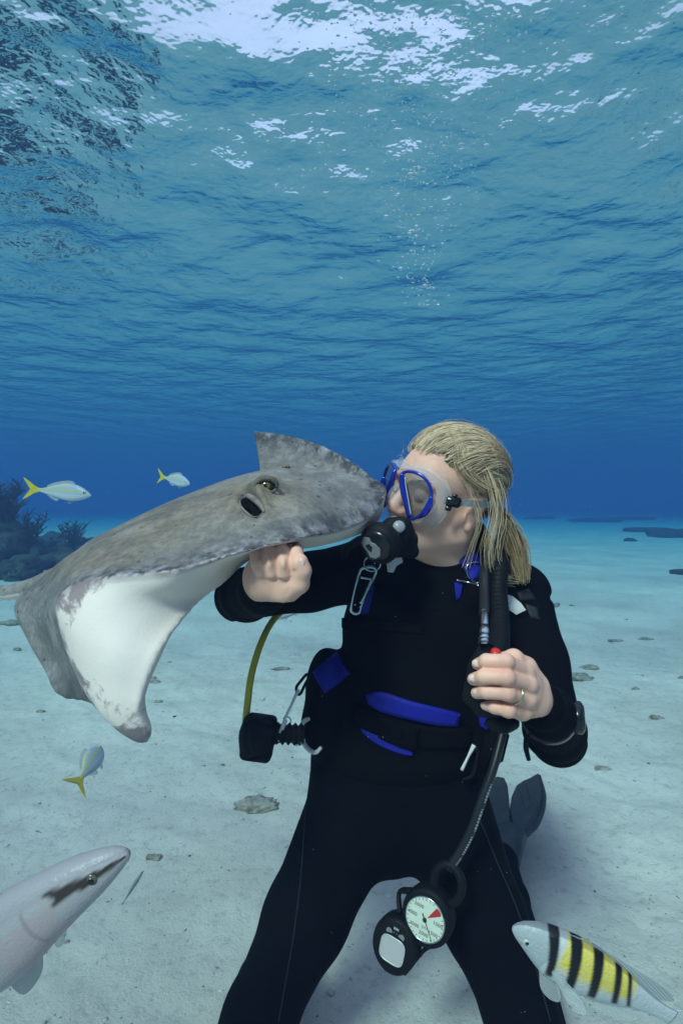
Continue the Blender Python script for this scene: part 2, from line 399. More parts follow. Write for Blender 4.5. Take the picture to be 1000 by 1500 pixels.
# ---------------------------------------------------------------- the stingray
def build_ray():
    # stations from the snout to the tip of the hanging fin: back ridge T, free margin M, lower fold C, crown b of the back towards the lens
    ST = [
        ((566, 713, .955), (567, 718, .94), (566, 722, .955), .000),
        ((548, 703, .975), (547, 752, .90), (553, 765, .97), .006),
        ((500, 692, 1.00), (503, 775, .83), (512, 788, .97), .020),
        ((440, 688, 1.03), (440, 787, .745), (456, 802, .95), .040),
        ((385, 689, 1.05), (362, 805, .70), (380, 812, .93), .050),
        ((300, 715, 1.04), (255, 833, .690), (330, 852, .83), .050),
        ((205, 757, 1.03), (160, 843, .695), (288, 888, .755), .045),
        ((135, 795, 1.03), (108, 855, .705), (258, 922, .715), .035),
        ((68, 842, 1.03), (83, 878, .715), (238, 952, .69), .000),
        ((24, 884, .98), (84, 905, .72), (226, 978, .68), -.012),
        ((40, 932, .93), (95, 945, .72), (215, 1005, .675), -.016),
        ((66, 978, .88), (112, 988, .71), (209, 1026, .672), -.014),
        ((88, 1018, .81), (128, 1018, .70), (206, 1042, .672), -.006),
        ((140, 1030, .74), (143, 1040, .695), (212, 1058, .675), .0),
        ((168, 1060, .73), (166, 1064, .69), (219, 1070, .68), .0),
        ((192, 1079, .72), (190, 1082, .69), (221, 1080, .685), .0),
        ((206, 1087, .70), (206, 1089, .692), (218, 1087, .69), .0)]
    rings, lab = [], None
    for (T, M, C, b) in ST:
        t, m, c = P(*T), P(*M), P(*C); up = Vector((0, -1.0, .12)) * b
        w = (t - m).length; th = min(.02, .12 * w + .001)
        d1 = t.lerp(m, .33) + up; d2 = t.lerp(m, .66) + up * .75
        m_in = m.lerp(t, .06) + Vector((0, .012 if b <= 0 else .004, 0.002))
        lo = Vector((0, -.025, -.01)) * (min(1, (m - c).length / .15) if T[0] < 320 else .1)
        v1 = m.lerp(c, .3) + lo; v2 = m.lerp(c, .62) + lo * 1.1; v3 = m.lerp(c, .88) + lo * .5
        dep = min(1, (t - c).length / .25)
        c2 = c + Vector((-.012 * dep, .05 * dep, .012 * dep))
        k1 = c.lerp(t, .35) + Vector((-.02, .13, -.01)) * dep; k2 = c.lerp(t, .75) + Vector((0, .12, .0)) * dep
        rings.append([t, d1, d2, m_in, m, m + Vector((0, -.001, -.003)) * dep, v1, v2, v3, c, c2, k1, k2])
    K = 88; N = 120
    R = [catmull(r, K, closed=True) for r in rings]
    A = np.stack([catmull([R[i][k] for i in range(len(R))], N) for k in range(K)], 1)      # (N, K, 3)
    V = [tuple(v) for v in A.reshape(-1, 3)]; F = []
    for i in range(N - 1):
        for k in range(K): k2 = (k + 1) % K; F.append((i * K + k, i * K + k2, (i + 1) * K + k2, (i + 1) * K + k))
    F.append(tuple(range(K))); F.append(tuple((N - 1) * K + k for k in range(K))[::-1])
    # the raised far wing
    low = catmull([P(566, 716, .955), P(535, 722, .96), (P(490, 722, .98)), P(440, 718, 1.0), P(400, 716, 1.02), P(382, 712, 1.05)], 40)
    upp = catmull([P(567, 712, .96), P(545, 696, 1.0), P(505, 668, 1.07), P(455, 645, 1.13), P(405, 634, 1.17), P(371, 630, 1.20)], 40)
    mid = catmull([P(566, 714, .96), P(538, 708, 1.0), P(495, 696, 1.06), P(445, 680, 1.11), P(402, 672, 1.14), P(377, 664, 1.165)], 40)
    lb = low + np.array([[0, .10, -.05]]) * np.linspace(.05, 1, 40)[:, None]; W = []
    for i in range(40):
        th = .012 * min(1, i / 8.0) + .002
        fr = catmull([low[i], mid[i], upp[i]], 14); bk = fr + np.linspace(1, .12, 14)[:, None] * (lb[i] - low[i]) * .6 + np.array([0, th, 0]) * np.linspace(1, .25, 14)[:, None]
        W.append(np.vstack([fr, bk[::-1]]))
    W = np.array(W); o0 = len(V); V += [tuple(v) for v in W.reshape(-1, 3)]; q = 28
    for i in range(39):
        for k in range(q): k2 = (k + 1) % q; F.append((o0 + i * q + k, o0 + i * q + k2, o0 + (i + 1) * q + k2, o0 + (i + 1) * q + k))
    F.append(tuple(o0 + k for k in range(q))); F.append(tuple(o0 + 39 * q + k for k in range(q))[::-1])
    # tail and the pelvic fin at its root
    tv, tf = tube_geo(catmull([P(150, 832, 1.02), P(92, 848, 1.03), P(45, 862, 1.05), P(0, 868, 1.09), P(-90, 862, 1.18), P(-260, 850, 1.32), P(-560, 850, 1.5)], 60), np.interp(np.linspace(0, 1, 60), [0, .15, .3, .45, 1], [.045, .034, .024, .019, .006]), 14, flat=(1, .8))
    o1 = len(V); V += tv; F += [tuple(i + o1 for i in f) for f in tf]
    root = empty('stingray', P(300, 880, .95), 'grey brown stingray with white belly nuzzling the diver mask, one fin hanging down', 'stingray')
    body = mesh_obj('body', V, F, None, None); recalc(body)
    src = np.array(V); vent_src = np.zeros(len(V)); kk = np.arange(K)
    # the ring runs ridge, back, margin, belly, fold: everything between margin and the far side is belly
    vm = ((kk >= K * 4.6 / 13) & (kk <= K * 11.2 / 13)).astype(float)
    vent_src[:N * K] = np.tile(vm, N)
    tz = np.array(tv); mid_t = tz.reshape(60, 14, 3).mean(1).repeat(14, 0); vent_src[o1:] = (tz[:, 2] < mid_t[:, 2] - .005)
    remesh(body, .0042, 5)
    body.parent = root; body.matrix_parent_inverse = Matrix.Translation(root.location).inverted()
    co = vcos(body).astype(float); px = to_px(co)
    # eye bumps, brow and the spiracle hollow behind the eye, worked into the skin
    me = body.data; nr = np.empty(len(co) * 3, np.float32); me.vertices.foreach_get('normal', nr); nr = nr.reshape(-1, 3)
    front = nr[:, 1] < .25
    def gauss(cx, cy, rx, ry, rot=0.0):
        dx, dy = px[:, 0] - cx, px[:, 1] - cy; c, s = math.cos(rot), math.sin(rot); a = (dx * c + dy * s) / rx; b = (-dx * s + dy * c) / ry
        return np.exp(-(a * a + b * b)) * front
    disp = .020 * gauss(390, 716, 19, 13) + .007 * gauss(418, 684, 12, 8) + .006 * gauss(366, 738, 34, 22, .55)
    disp += .006 * gauss(384, 727, 18, 5, .5) + .004 * gauss(430, 760, 60, 9, -.12)
    sp = gauss(367, 741, 20, 11, .75); disp -= .016 * np.clip(sp * 1.5 - .25, 0, 1); disp += .010 * gauss(380, 733, 16, 5, .75) + .006 * gauss(352, 748, 14, 5, .75)
    disp += .0025 * np.sin(px[:, 0] * .09 + 2 * np.sin(px[:, 1] * .05)) * gauss(230, 800, 150, 40) * .5
    disp -= .007 * gauss(372, 765, 62, 5.5, -.22) + .004 * gauss(300, 790, 60, 5, -.25)
    near = (co[:, 1] < 1.06)
    co2 = co + nr * (disp * near)[:, None]; set_vcos(body, co2)
    kd = KDTree(len(src))
    for i, v in enumerate(src): kd.insert(v, i)
    kd.balance()
    vent = np.array([vent_src[kd.find(v)[1]] for v in co])
    me_e = np.empty(len(me.edges) * 2, np.int32); me.edges.foreach_get('vertices', me_e); me_e = me_e.reshape(-1, 2)
    margin = [catmull([Vector(r[4]) for r in rings], 60)[i] for i in range(60)]
    rim = polydist(co, [np.array(m_) for m_ in margin])
    rim2 = polydist(co, [np.array(q_) for q_ in upp])
    flap = polydist(co, [np.array(q_) for q_ in catmull([Vector(r[4]) for r in rings[7:]], 40)]); set_attr(body, 'flap', flap)
    set_attr(body, 'belly', vent); set_attr(body, 'rim', np.minimum(rim, rim2)); set_attr(body, 'hollow', np.clip(sp * 3.4 - 0.9, 0, 1) * near)
    snout = gauss(548, 712, 20, 16); tan = gauss(385, 728, 70, 34) + .8 * gauss(230, 770, 130, 40, -.4) + .5 * gauss(100, 830, 80, 40); set_attr(body, 'tan', np.clip(tan, 0, 1)); set_attr(body, 'snout', np.clip(snout, 0, 1))
    # material
    m = mat('ray_skin', (.2, .2, .2), .55, spec=.4, bump=(260, .25, .002)); b = m.node_tree.nodes['Principled BSDF']; tc = nd(m, 'ShaderNodeTexCoord')
    def attr(n_): a = nd(m, 'ShaderNodeAttribute'); a.attribute_name = n_; return a.outputs['Fac']
    def noise(s, d=6.0, r=.6, dist=0.0): t = nd(m, 'ShaderNodeTexNoise', Scale=s, Detail=d, Roughness=r, Distortion=dist); lk(m, tc.outputs['Object'], t.inputs['Vector']); return t.outputs['Fac']
    def ramp(f, stops):
        r = nd(m, 'ShaderNodeValToRGB'); e = r.color_ramp.elements
        while len(e) < len(stops): e.new(.5)
        for x, (p_, c_) in zip(e, stops): x.position = p_; x.color = (*c_, 1)
        lk(m, f, r.inputs['Fac']); return r.outputs['Color']
    def mixc(f, a_, b_, mode='MIX'):
        x = nd(m, 'ShaderNodeMix', data_type='RGBA', blend_type=mode)
        for s_, v_ in (('Factor', f), ('A', a_), ('B', b_)):
            if isinstance(v_, float): x.inputs[s_].default_value = v_
            elif isinstance(v_, tuple): x.inputs[s_].default_value = (*v_, 1)
            else: lk(m, v_, x.inputs[s_])
        return x.outputs['Result']
    def mth(op, a_, b_=None):
        x = nd(m, 'ShaderNodeMath', operation=op)
        for i, v_ in enumerate((a_, b_)):
            if v_ is None: continue
            if isinstance(v_, (int, float)): x.inputs[i].default_value = v_
            else: lk(m, v_, x.inputs[i])
        return x.outputs[0]
    grey = ramp(noise(9, 9, .70), [(.34, (.085, .082, .082)), (.50, (.20, .188, .178)), (.66, (.40, .37, .35))])
    tanc = ramp(noise(14, 9, .7), [(.32, (.10, .075, .05)), (.52, (.25, .195, .135)), (.70, (.44, .37, .28))])
    dors = mixc(mth('MULTIPLY', attr('tan'), .95), grey, tanc)
    fine = ramp(noise(85, 7, .75), [(.36, (.55, .55, .56)), (.55, (1, 1, 1)), (.72, (1.3, 1.28, 1.25))]); dors = mixc(.75, dors, fine, 'MULTIPLY')
    # small dark pits on the back
    vo = nd(m, 'ShaderNodeTexVoronoi', Scale=62.0); lk(m, tc.outputs['Object'], vo.inputs['Vector'])
    sep = nd(m, 'ShaderNodeSeparateColor'); lk(m, vo.outputs['Color'], sep.inputs['Color'])
    pit = mth('MULTIPLY', mth('LESS_THAN', vo.outputs['Distance'], .20), mth('GREATER_THAN', sep.outputs['Red'], .72)); dors = mixc(mth('MULTIPLY', pit, .8), dors, (.03, .03, .03))
    # dark blotched rim on the back side of the margin
    rn = mth('MULTIPLY', attr('rim'), 1.0); edge = ramp(rn, [(.0, (1, 1, 1)), (.016, (.75, .75, .75)), (.045, (0, 0, 0))])
    bl = ramp(noise(60, 6, .7), [(.40, (0, 0, 0)), (.52, (1, 1, 1))]); dors = mixc(mth('MULTIPLY', mth('MULTIPLY', edge, bl), .95), dors, (.045, .04, .05))
    bl2 = ramp(noise(45, 5, .6), [(.5, (0, 0, 0)), (.62, (1, 1, 1))]); dors = mixc(mth('MULTIPLY', mth('MULTIPLY', edge, bl2), .5), dors, (.42, .40, .44))
    sn = ramp(mth('ADD', noise(70, 6, .7), mth('MULTIPLY', attr('snout'), .16)), [(.62, (0, 0, 0)), (.70, (1, 1, 1))]); dors = mixc(mth('MULTIPLY', sn, mth('MULTIPLY', attr('snout'), .95)), dors, (.03, .03, .035))
    white = ramp(noise(7, 5, .5), [(.3, (.82, .69, .62)), (.7, (.90, .78, .71))])
    edge2 = ramp(attr('flap'), [(.0, (1, 1, 1)), (.012, (.9, .9, .9)), (.046, (0, 0, 0))])
    mot = ramp(mth('ADD', noise(26, 7, .68, .4), mth('MULTIPLY', edge2, .17)), [(.55, (0, 0, 0)), (.66, (1, 1, 1))])
    mott = mixc(noise(50, 5), (.10, .075, .085), (.34, .25, .27)); thin = ramp(rn, [(.0, (1, 1, 1)), (.006, (.8, .8, .8)), (.011, (0, 0, 0))]); white = mixc(mth('MULTIPLY', thin, .75), white, (.27, .21, .24))
    white = mixc(mth('MULTIPLY', mth('MULTIPLY', mot, mth('GREATER_THAN', edge2, .02)), .85), white, mott)
    col = mixc(attr('belly'), dors, white); col = mixc(mth('MULTIPLY', attr('hollow'), .93), col, (.012, .010, .010))  # darkness inside the spiracle hollow is put into the skin colour
    lk(m, col, b.inputs['Base Color'])
    b.inputs['Subsurface Weight'].default_value = 0.06; b.inputs['Subsurface Scale'].default_value = .01
    body.data.materials.clear(); body.data.materials.append(m)
    # eyes
    em = mat('ray_eye', (.3, .22, .1), .12); eb = em.node_tree.nodes['Principled BSDF']; t2 = nd(em, 'ShaderNodeTexCoord')
    bvh = BVHTree.FromPolygons([Vector(v) for v in co2], [tuple(p.vertices) for p in me.polygons])
    org = Vector((0, 0, CAM_H))
    def eye(cx, cy, r, label=None):
        d = (P(cx, cy, 1) - org).normalized(); h = bvh.ray_cast(org, d)[0] or P(cx, cy, .95)
        e = mesh_obj('eye', *sphere_geo((0, 0, 0), (r * 1.25, r, r * .82), u=20, v=14), em, root); e.location = h + d * (r * .55); e.rotation_euler = (0, math.radians(-8), 0); return h, e
    sx = nd(em, 'ShaderNodeSeparateXYZ'); lk(em, t2.outputs['Object'], sx.inputs[0])
    rr = nd(em, 'ShaderNodeMath', operation='ADD')
    q1 = nd(em, 'ShaderNodeMath', operation='POWER'); q1.inputs[1].default_value = 2; ab = nd(em, 'ShaderNodeMath', operation='ABSOLUTE'); lk(em, sx.outputs['X'], ab.inputs[0]); lk(em, ab.outputs[0], q1.inputs[0])
    q2 = nd(em, 'ShaderNodeMath', operation='POWER'); q2.inputs[1].default_value = 2; ab2 = nd(em, 'ShaderNodeMath', operation='ABSOLUTE'); lk(em, sx.outputs['Z'], ab2.inputs[0]); lk(em, ab2.outputs[0], q2.inputs[0])
    lk(em, q1.outputs[0], rr.inputs[0]); lk(em, q2.outputs[0], rr.inputs[1]); sq = nd(em, 'ShaderNodeMath', operation='SQRT'); lk(em, rr.outputs[0], sq.inputs[0])
    cr = nd(em, 'ShaderNodeValToRGB'); e = cr.color_ramp.elements; e.new(.5); e.new(.6)
    sc_ = nd(em, 'ShaderNodeMath', operation='MULTIPLY'); sc_.inputs[1].default_value = 80.0; lk(em, sq.outputs[0], sc_.inputs[0]); lk(em, sc_.outputs[0], cr.inputs['Fac'])
    for x, (p_, c_) in zip(e, [(0, (.01, .01, .01)), (.20, (.02, .015, .01)), (.26, (.26, .17, .05)), (.62, (.03, .022, .015))]): x.position = p_; x.color = (*c_, 1)
    lk(em, cr.outputs['Color'], eb.inputs['Base Color'])
    h, e1 = eye(390.5, 712, .0135); eye(419, 685, .006)
    # spiracle: black patch on the skin for the shade inside the opening, with its fleshy flap
    def lay(cx, cy, off): 
        d = (P(cx, cy, 1) - org).normalized(); q = bvh.ray_cast(org, d); return q[0] - d * off
    dark = mat('spiracle_shade', (.006, .005, .005), .8, spec=.05); flesh = mat('spiracle_flesh', (.15, .125, .11), .6, noise=(120, (.30, .25, .22)))
    ol = catmull([lay(x, y, .0015) for x, y in ((353, 733), (361, 729), (371, 735), (379, 743), (383, 751), (376, 756), (366, 753), (357, 745))], 32, True); cc = lay(368, 743, .0)
    mesh_obj('spiracle', [tuple(v) for v in ol] + [tuple(cc)], [(i, (i + 1) % 32, 32) for i in range(32)], dark, root)
    tube('spiracle_flap', [lay(x, y, .002) for x, y in ((357, 729), (364, 727), (373, 732), (381, 740), (387, 750))], [.0016, .0045, .005, .004, .0018], flesh, root, 10, 26)
    tube('spiracle_rim', [lay(x, y, .0015) for x, y in ((351, 733), (353, 742), (361, 751), (370, 757), (379, 757))], [.0008, .0016, .0018, .0016, .0008], flesh, root, 8, 24)
    # heavy lid over the near eye
    lidm = mat('ray_lid', (.07, .055, .045), .6, noise=(90, (.22, .18, .14)))
    arc = [h + Vector((.0155 * math.cos(a), -.004, .0105 * math.sin(a) + .0005)) for a in np.linspace(-.25, math.pi + .25, 18)]
    tube('eyelid', arc, [.0022, .0042, .0045, .0042, .0022], lidm, root, 8, 24)
    arc = [h + Vector((.015 * math.cos(a), -.0035, .0095 * math.sin(a) - .001)) for a in np.linspace(math.pi + .3, 2 * math.pi - .3, 14)]
    tube('eyelid', arc, [.0016, .003, .003, .0016], lidm, root, 8, 20)
build_ray()

# ---------------------------------------------------------------- the diver: one figure, kneeling on the sand
suit_m = mat('wetsuit_neoprene', (.0035, .0038, .005),   .8, spec=.05, bump=(700, .12, .001))
skin_m = mat('skin', (.83, .45, .33), .5, spec=.35, sss=.12, noise=(55, (.88, .50, .38), .25), bump=(900, .12, .0006))
A_H, ROLL, PITCH = math.radians(36), math.radians(17), math.radians(4)
H0 = P(648, 723, 1.03)
_f = Vector((-math.cos(A_H), -math.sin(A_H), 0)); _s = Vector((math.sin(A_H), -math.cos(A_H), 0)); _u = Vector((0, 0, 1))
_f, _u = (_f * math.cos(PITCH) + _u * math.sin(PITCH)), (_u * math.cos(PITCH) - _f * math.sin(PITCH))
_s, _u = (_s * math.cos(ROLL) - _u * math.sin(ROLL)), (_u * math.cos(ROLL) + _s * math.sin(ROLL))
HF, HS, HU = _f, _s, _u
def Hd(f, s, u): """head frame in mm: forward, to her left, up""" ; return H0 + (HF * f + HS * s + HU * u) * .00096
HR = np.array([list(HF), list(HS), list(HU)])
def build_head():
    h = .002; lo = np.array(H0) - [.16, .16, .22]; hi = np.array(H0) + [.17, .16, .15]
    g = Field(lo, hi, h)
    mm = lambda *a: [x * .00096 for x in a]
    g.ell(Hd(-12, 0, 32), mm(96, 74, 82), HR, .01)                       # skull
    g.ell(Hd(38, 0, 22), mm(58, 62, 60), HR, .02)                        # brow
    g.ell(Hd(42, 0, -38), mm(52, 54, 62), HR, .025)                      # mid face
    for sd in (1, -1):
        g.ell(Hd(58, sd * 36, -30), mm(28, 24, 26), HR, .025)            # cheek
        g.cone(Hd(78, sd * 10, -92), Hd(-6, sd * 56, -62), .019, .017, .03)   # jaw line
        g.cone(Hd(-6, sd * 56, -62), Hd(-14, sd * 62, -8), .016, .014, .03)
        g.cone(Hd(93, sd * 14, 18), Hd(82, sd * 46, 16), .006, .005, .012)     # brow ridge
        g.ell(Hd(100, sd * 33, -2), mm(16, 19, 14), HR, .012, cut=True)        # eye socket
        g.ell(Hd(84, sd * 32, -2), mm(13, 13, 12), HR, .004)                   # lids
        g.ell(Hd(-8, sd * 80, -12), mm(19, 7, 32), HR @ np.array([[.97, .22, 0], [-.22, .97, 0], [0, 0, 1]]).T if False else HR, .006)   # ear
        g.ell(Hd(-14, sd * 85, 6), mm(13, 5, 16), HR, .004)
        g.ell(Hd(-4, sd * 89, -6), mm(8, 6, 15), HR, .003, cut=True)
        g.ell(Hd(0, sd * 81, -40), mm(8, 6, 9), HR, .004)
    g.ell(Hd(80, 0, -96), mm(19, 21, 15), HR, .02)                       # chin
    g.cone(Hd(90, 0, 8), Hd(112, 0, -32), .0075, .0105, .012)            # nose
    g.ell(Hd(111, 0, -37), mm(11, 12, 9), HR, .008)
    for sd in (1, -1): g.ell(Hd(102, sd * 11, -40), mm(10, 7.5, 7), HR, .006)
    g.ell(Hd(97, 0, -62), mm(13, 24, 7.5), HR, .006); g.ell(Hd(95, 0, -75), mm(12, 20, 7.5), HR, .006)    # lips, pursed
    g.ell(Hd(104, 0, -68.5), mm(14, 17, 1.4), HR, .002, cut=True)
    g.cone(Hd(-28, 0, -50), P(672, 822, 1.09), .048, .052, .03)          # neck
    g.cone(Hd(30, 8, -95), P(655, 815, 1.05), .030, .034, .03)
    return g.mesh()
def build_hand_right():
    """fist under the ray, palm side to the lens"""
    Y = .745; q = lambda x, y, d=0.0: np.array(P(x, y, Y + d)); g = Field(q(340, 895, -.06), q(470, 770, .12) + np.array([0.02, 0, 0.02]), .0016)
    g.ell(q(402, 842, .022), (.038, .024, .031), None, .01)              # palm
    g.ell(q(378, 848, .012), (.019, .018, .026), None, .012)             # heel, little-finger side
    g.ell(q(424, 852, .012), (.021, .018, .023), None, .014)             # ball of the thumb
    fx = [(376, 812, 842, .0090, -.3), (394, 808, 843, .0098, -.12), (413.5, 808, 845, .0102, .05), (433, 811, 842, .0096, .2)]
    for x, y0, y1, r, tl in fx:
        g.chain([q(x + 6 * tl, y0 - 6, .045), q(x, y0, .004), q(x + 1, (y0 + y1) / 2, -.010), q(x + 3 - 6 * tl, y1 - 4, -.006), q(x + 3 - 8 * tl, y1 - 2, .016)], [r, r * 1.06, r * .97, r * .9, r * .82], .0012)
    for x in (385, 404, 423.5): g.cone(q(x, 808, -.016), q(x + 1, 842, -.020), .0042, .0042, .0035, cut=True)
    g.chain([q(368, 848, -.012), q(398, 851, -.010), q(426, 850, -.012)], [.0020, .0026, .0024], .004, cut=True); g.chain([q(376, 868, -.008), q(398, 858, -.008), q(424, 856, -.010)], [.0008, .0014, .0012], .004, cut=True)             # crease under the finger tips
    g.chain([q(418, 868, .010), q(438, 855, .0), q(443, 836, -.006), q(441, 822, -.008)], [.015, .0125, .0108, .0088], .006)   # thumb
    g.chain([q(430, 838, -.016), q(427, 855, -.016), q(418, 872, -.008)], [.0022, .0024, .0012], .004, cut=True)
    g.cone(q(400, 852, .03), P(386, 864, .86), .030, .029, .02)          # wrist
    return g.mesh()
LH = lambda x, y, d=0.0: np.array(P(x, y, .70 + d))
def build_hand_left():
    """hand closed round the inflator, back of the hand to the lens"""
    q = LH; g = Field(q(672, 1085, -.05), q(850, 935, .16) + np.array([0.03, 0, 0.03]), .0016)
    k = .0028                                                           # knuckle, middle joint, last joint, tip
    fing = [([(769, 984, .012), (741, 969, -.012), (712, 968, -.004), (699, 973, .012)], [.0098, .0092, .0085, .0072]),
            ([(773, 1003, .006), (742, 992, -.018), (708, 991, -.010), (693, 995, .008)], [.0103, .0097, .0089, .0075]),
            ([(771, 1024, .008), (743, 1015, -.014), (712, 1013, -.006), (698, 1015, .010)], [.0101, .0094, .0087, .0074]),
            ([(764, 1043, .014), (744, 1040, -.006), (724, 1036, .000), (711, 1033, .012)], [.0093, .0086, .0079, .0066])]
    for pts, rs in fing: g.chain([q(*a) for a in pts] , rs, k)
    for (pts, rs) in fing: g.ell(q(pts[1][0], pts[1][1], pts[1][2] - .001), (.0090, .0094, .0094), None, .003)
    g.ell(q(774, 1012, .030), (.017, .022, .034), None, .012)            # back of the hand
    g.ell(q(781, 1022, .043), (.015, .021, .029), None, .012)
    for (pts, rs) in fing: g.cone(q(*pts[0]), q(785, 1025, .045), .0105, .0125, .0055)
    g.chain([q(785, 1002, .05), q(770, 977, .045), q(752, 964, .034), q(733, 966, .026)], [.015, .0125, .0108, .0088], .006)   # thumb behind, on the button
    g.cone(q(780, 1024, .045), P(797, 1040, .80), .022, .025, .015)        # wrist
    return g.mesh()
E_R, S_R = P(352, 874, 1.03), P(548, 832, 1.08)
E_L, S_L = P(816, 1080, .965), P(757, 872, 1.09)
KN_R, KN_L = Vector((-.195, 1.03, .075)), Vector((.365, 1.03, .075))
AN_R, AN_L = P(447, 1300, 1.52), P(736, 1262, 1.57)
AN_R.z = .09
def build_suit():
    h = .0058; g = Field((-.34, .66, -.04), (.56, 1.74, 1.17), h)
    # trunk
    g.ell(P(640, 905, 1.10), (.165, .105, .135), None, .03)              # chest
    g.ell(P(575, 925, 1.07), (.075, .055, .062), None, .03); g.ell(P(700, 930, 1.06), (.075, .055, .062), None, .03)   # breasts
    g.ell(P(608, 1010, 1.11), (.140, .098, .13), None, .05)              # waist
    g.ell(P(580, 1110, 1.12), (.168, .115, .13), None, .05)              # hips
    g.ell(P(572, 1185, 1.12), (.130, .10, .10), None, .05)
    g.cone(P(565, 1215, 1.12), P(570, 1235, 1.12), .062, .055, .05)
    # collar, shoulders
    g.cone(P(668, 800, 1.085), P(660, 850, 1.11), .066, .085, .03)
    g.cone(P(650, 845, 1.11), S_R, .075, .058, .04); g.cone(P(665, 850, 1.11), S_L, .078, .058, .04)
    # arms
    g.chain([S_R, S_R.lerp(E_R, .5), E_R], [.060, .052, .043], .02)
    g.chain([E_R, E_R.lerp(P(386, 864, .86), .35), P(386, 864, .855), P(391, 858, .825)], [.043, .044, .034, .0325], .015)
    g.chain([S_L, S_L.lerp(E_L, .5), E_L], [.060, .053, .044], .02)
    g.chain([E_L, E_L.lerp(P(800, 1042, .80), .35), P(802, 1043, .80), P(793, 1034, .762)], [.044, .046, .034, .031], .015)
    # legs
    for hip, kn, an in ((P(528, 1170, 1.11), KN_R, AN_R), (P(640, 1170, 1.11), KN_L, AN_L)):
        g.chain([hip, hip.lerp(kn, .45), hip.lerp(kn, .8), kn], [.098, .076, .063, .060], .03)
        g.chain([kn, kn.lerp(an, .35) + Vector((0, 0, .012)), kn.lerp(an, .75), an], [.062, .056, .044, .037], .02)
        fd = (an - kn).normalized(); g.chain([an, an + fd * .10 + Vector((0, .03, -.02))], [.038, .030], .02)
    # pull the seat of the suit open between the thighs
    # folds in the neoprene at the elbows, arm pits and waist
    r = np.random.default_rng(3)
    for c, ax, rad, nn in ((E_R, E_R - S_R, .047, 3), (E_L, E_L - S_L, .048, 3), (S_R.lerp(E_R, .15), E_R - S_R, .062, 3), (S_L.lerp(E_L, .12), E_L - S_L, .062, 2)):
        ax = ax.normalized(); x = ax.orthogonal().normalized(); y = ax.cross(x)
        for k in range(nn):
            o = c + ax * ((k - nn / 2) * .022); ph = r.random() * 6.28
            pts = [o + (x * math.cos(ph + t) + y * math.sin(ph + t)) * (rad + .001) + ax * .012 * math.sin(2 * t + k) for t in np.linspace(0, 2.6, 9)]
            g.chain([np.array(p) for p in pts], [.001, .003, .004, .0045, .0045, .0045, .004, .003, .001], .012, cut=True)
    return g.mesh()
def build_person():
    root = empty('person', Vector((.09, 1.1, 0.0)), 'kneeling diver in black wetsuit with loose blonde ponytail, turned towards the stingray', 'person')
    parts = [(build_suit(), 0), (build_head(), 1), (build_hand_right(), 1), (build_hand_left(), 1)]
    V = np.concatenate([p[0][0] for p in parts]); off = np.cumsum([0] + [len(p[0][0]) for p in parts])
    F = np.concatenate([p[0][1] + o for p, o in zip(parts, off)]); mi = np.concatenate([np.full(len(p[0][1]), p[1]) for p in parts])
    # the hidden skin inside the suit stays: head and hands run on into collar and cuffs
    body = np_mesh('body', V, F, [suit_m, skin_m], root, True, mi)
    # lips a little redder, flush on knuckles
    fl = np.zeros(len(V)); d = np.linalg.norm(V - np.array(Hd(104, 0, -68)), axis=1); fl += np.exp(-(d / .016) ** 2)
    for c in [LH(741, 969, -.02), LH(742, 992, -.027), LH(743, 1015, -.024), LH(744, 1040, -.015), Hd(66, 46, -32), Hd(116, 0, -38)]: fl += .45 * np.exp(-(np.linalg.norm(V - np.array(c), axis=1) / .014) ** 2)
    set_attr(body, 'flush', np.clip(fl, 0, 1))
    n, l = skin_m.node_tree.nodes, skin_m.node_tree.links; b = n['Principled BSDF']; src = b.inputs['Base Color'].links[0].from_socket
    a = n.new('ShaderNodeAttribute'); a.attribute_name = 'flush'; x = nd(skin_m, 'ShaderNodeMix', data_type='RGBA'); x.inputs['B'].default_value = (.56, .22, .19, 1)
    ms = nd(skin_m, 'ShaderNodeMath', operation='MULTIPLY'); ms.inputs[1].default_value = .6; l.new(a.outputs['Fac'], ms.inputs[0]); l.new(ms.outputs[0], x.inputs['Factor'])
    l.new(src, x.inputs['A']); l.new(x.outputs['Result'], b.inputs['Base Color'])
    return root, body
person, person_body = build_person()
def build_nails():
    m = mat('fingernail', (.80, .55, .46), .25, spec=.5)
    for (x, y, d, a, r) in ((698, 972, .002, .15, .0052), (693, 994, -.003, .05, .0055), (699, 1014.5, .001, -.05, .0053), (713, 1034, .004, -.2, .0047)):
        R = Matrix.Rotation(a, 3, 'Y') @ Matrix.Rotation(math.radians(-28), 3, 'Z'); mesh_obj('fingernail', *sphere_geo(LH(x, y, d), (r * 1.25, r * .42, r * .85), R, 12, 8), m, person)
    mesh_obj('fingernail', *sphere_geo(P(441, 825, .745 - .0165), (.0048, .002, .0062), None, 12, 8), m, person)
build_nails()
_me = person_body.data
BVH_BODY = BVHTree.FromPolygons([v.co.copy() for v in _me.vertices], [tuple(p.vertices) for p in _me.polygons])
CAM_O = Vector((0, 0, CAM_H))
def hit(px, py, fallback=1.05, bvh=None):
    d = (P(px, py, 1) - CAM_O).normalized(); h = (bvh or BVH_BODY).ray_cast(CAM_O, d)
    return (h[0], h[1]) if h[0] is not None else (P(px, py, fallback), -d)

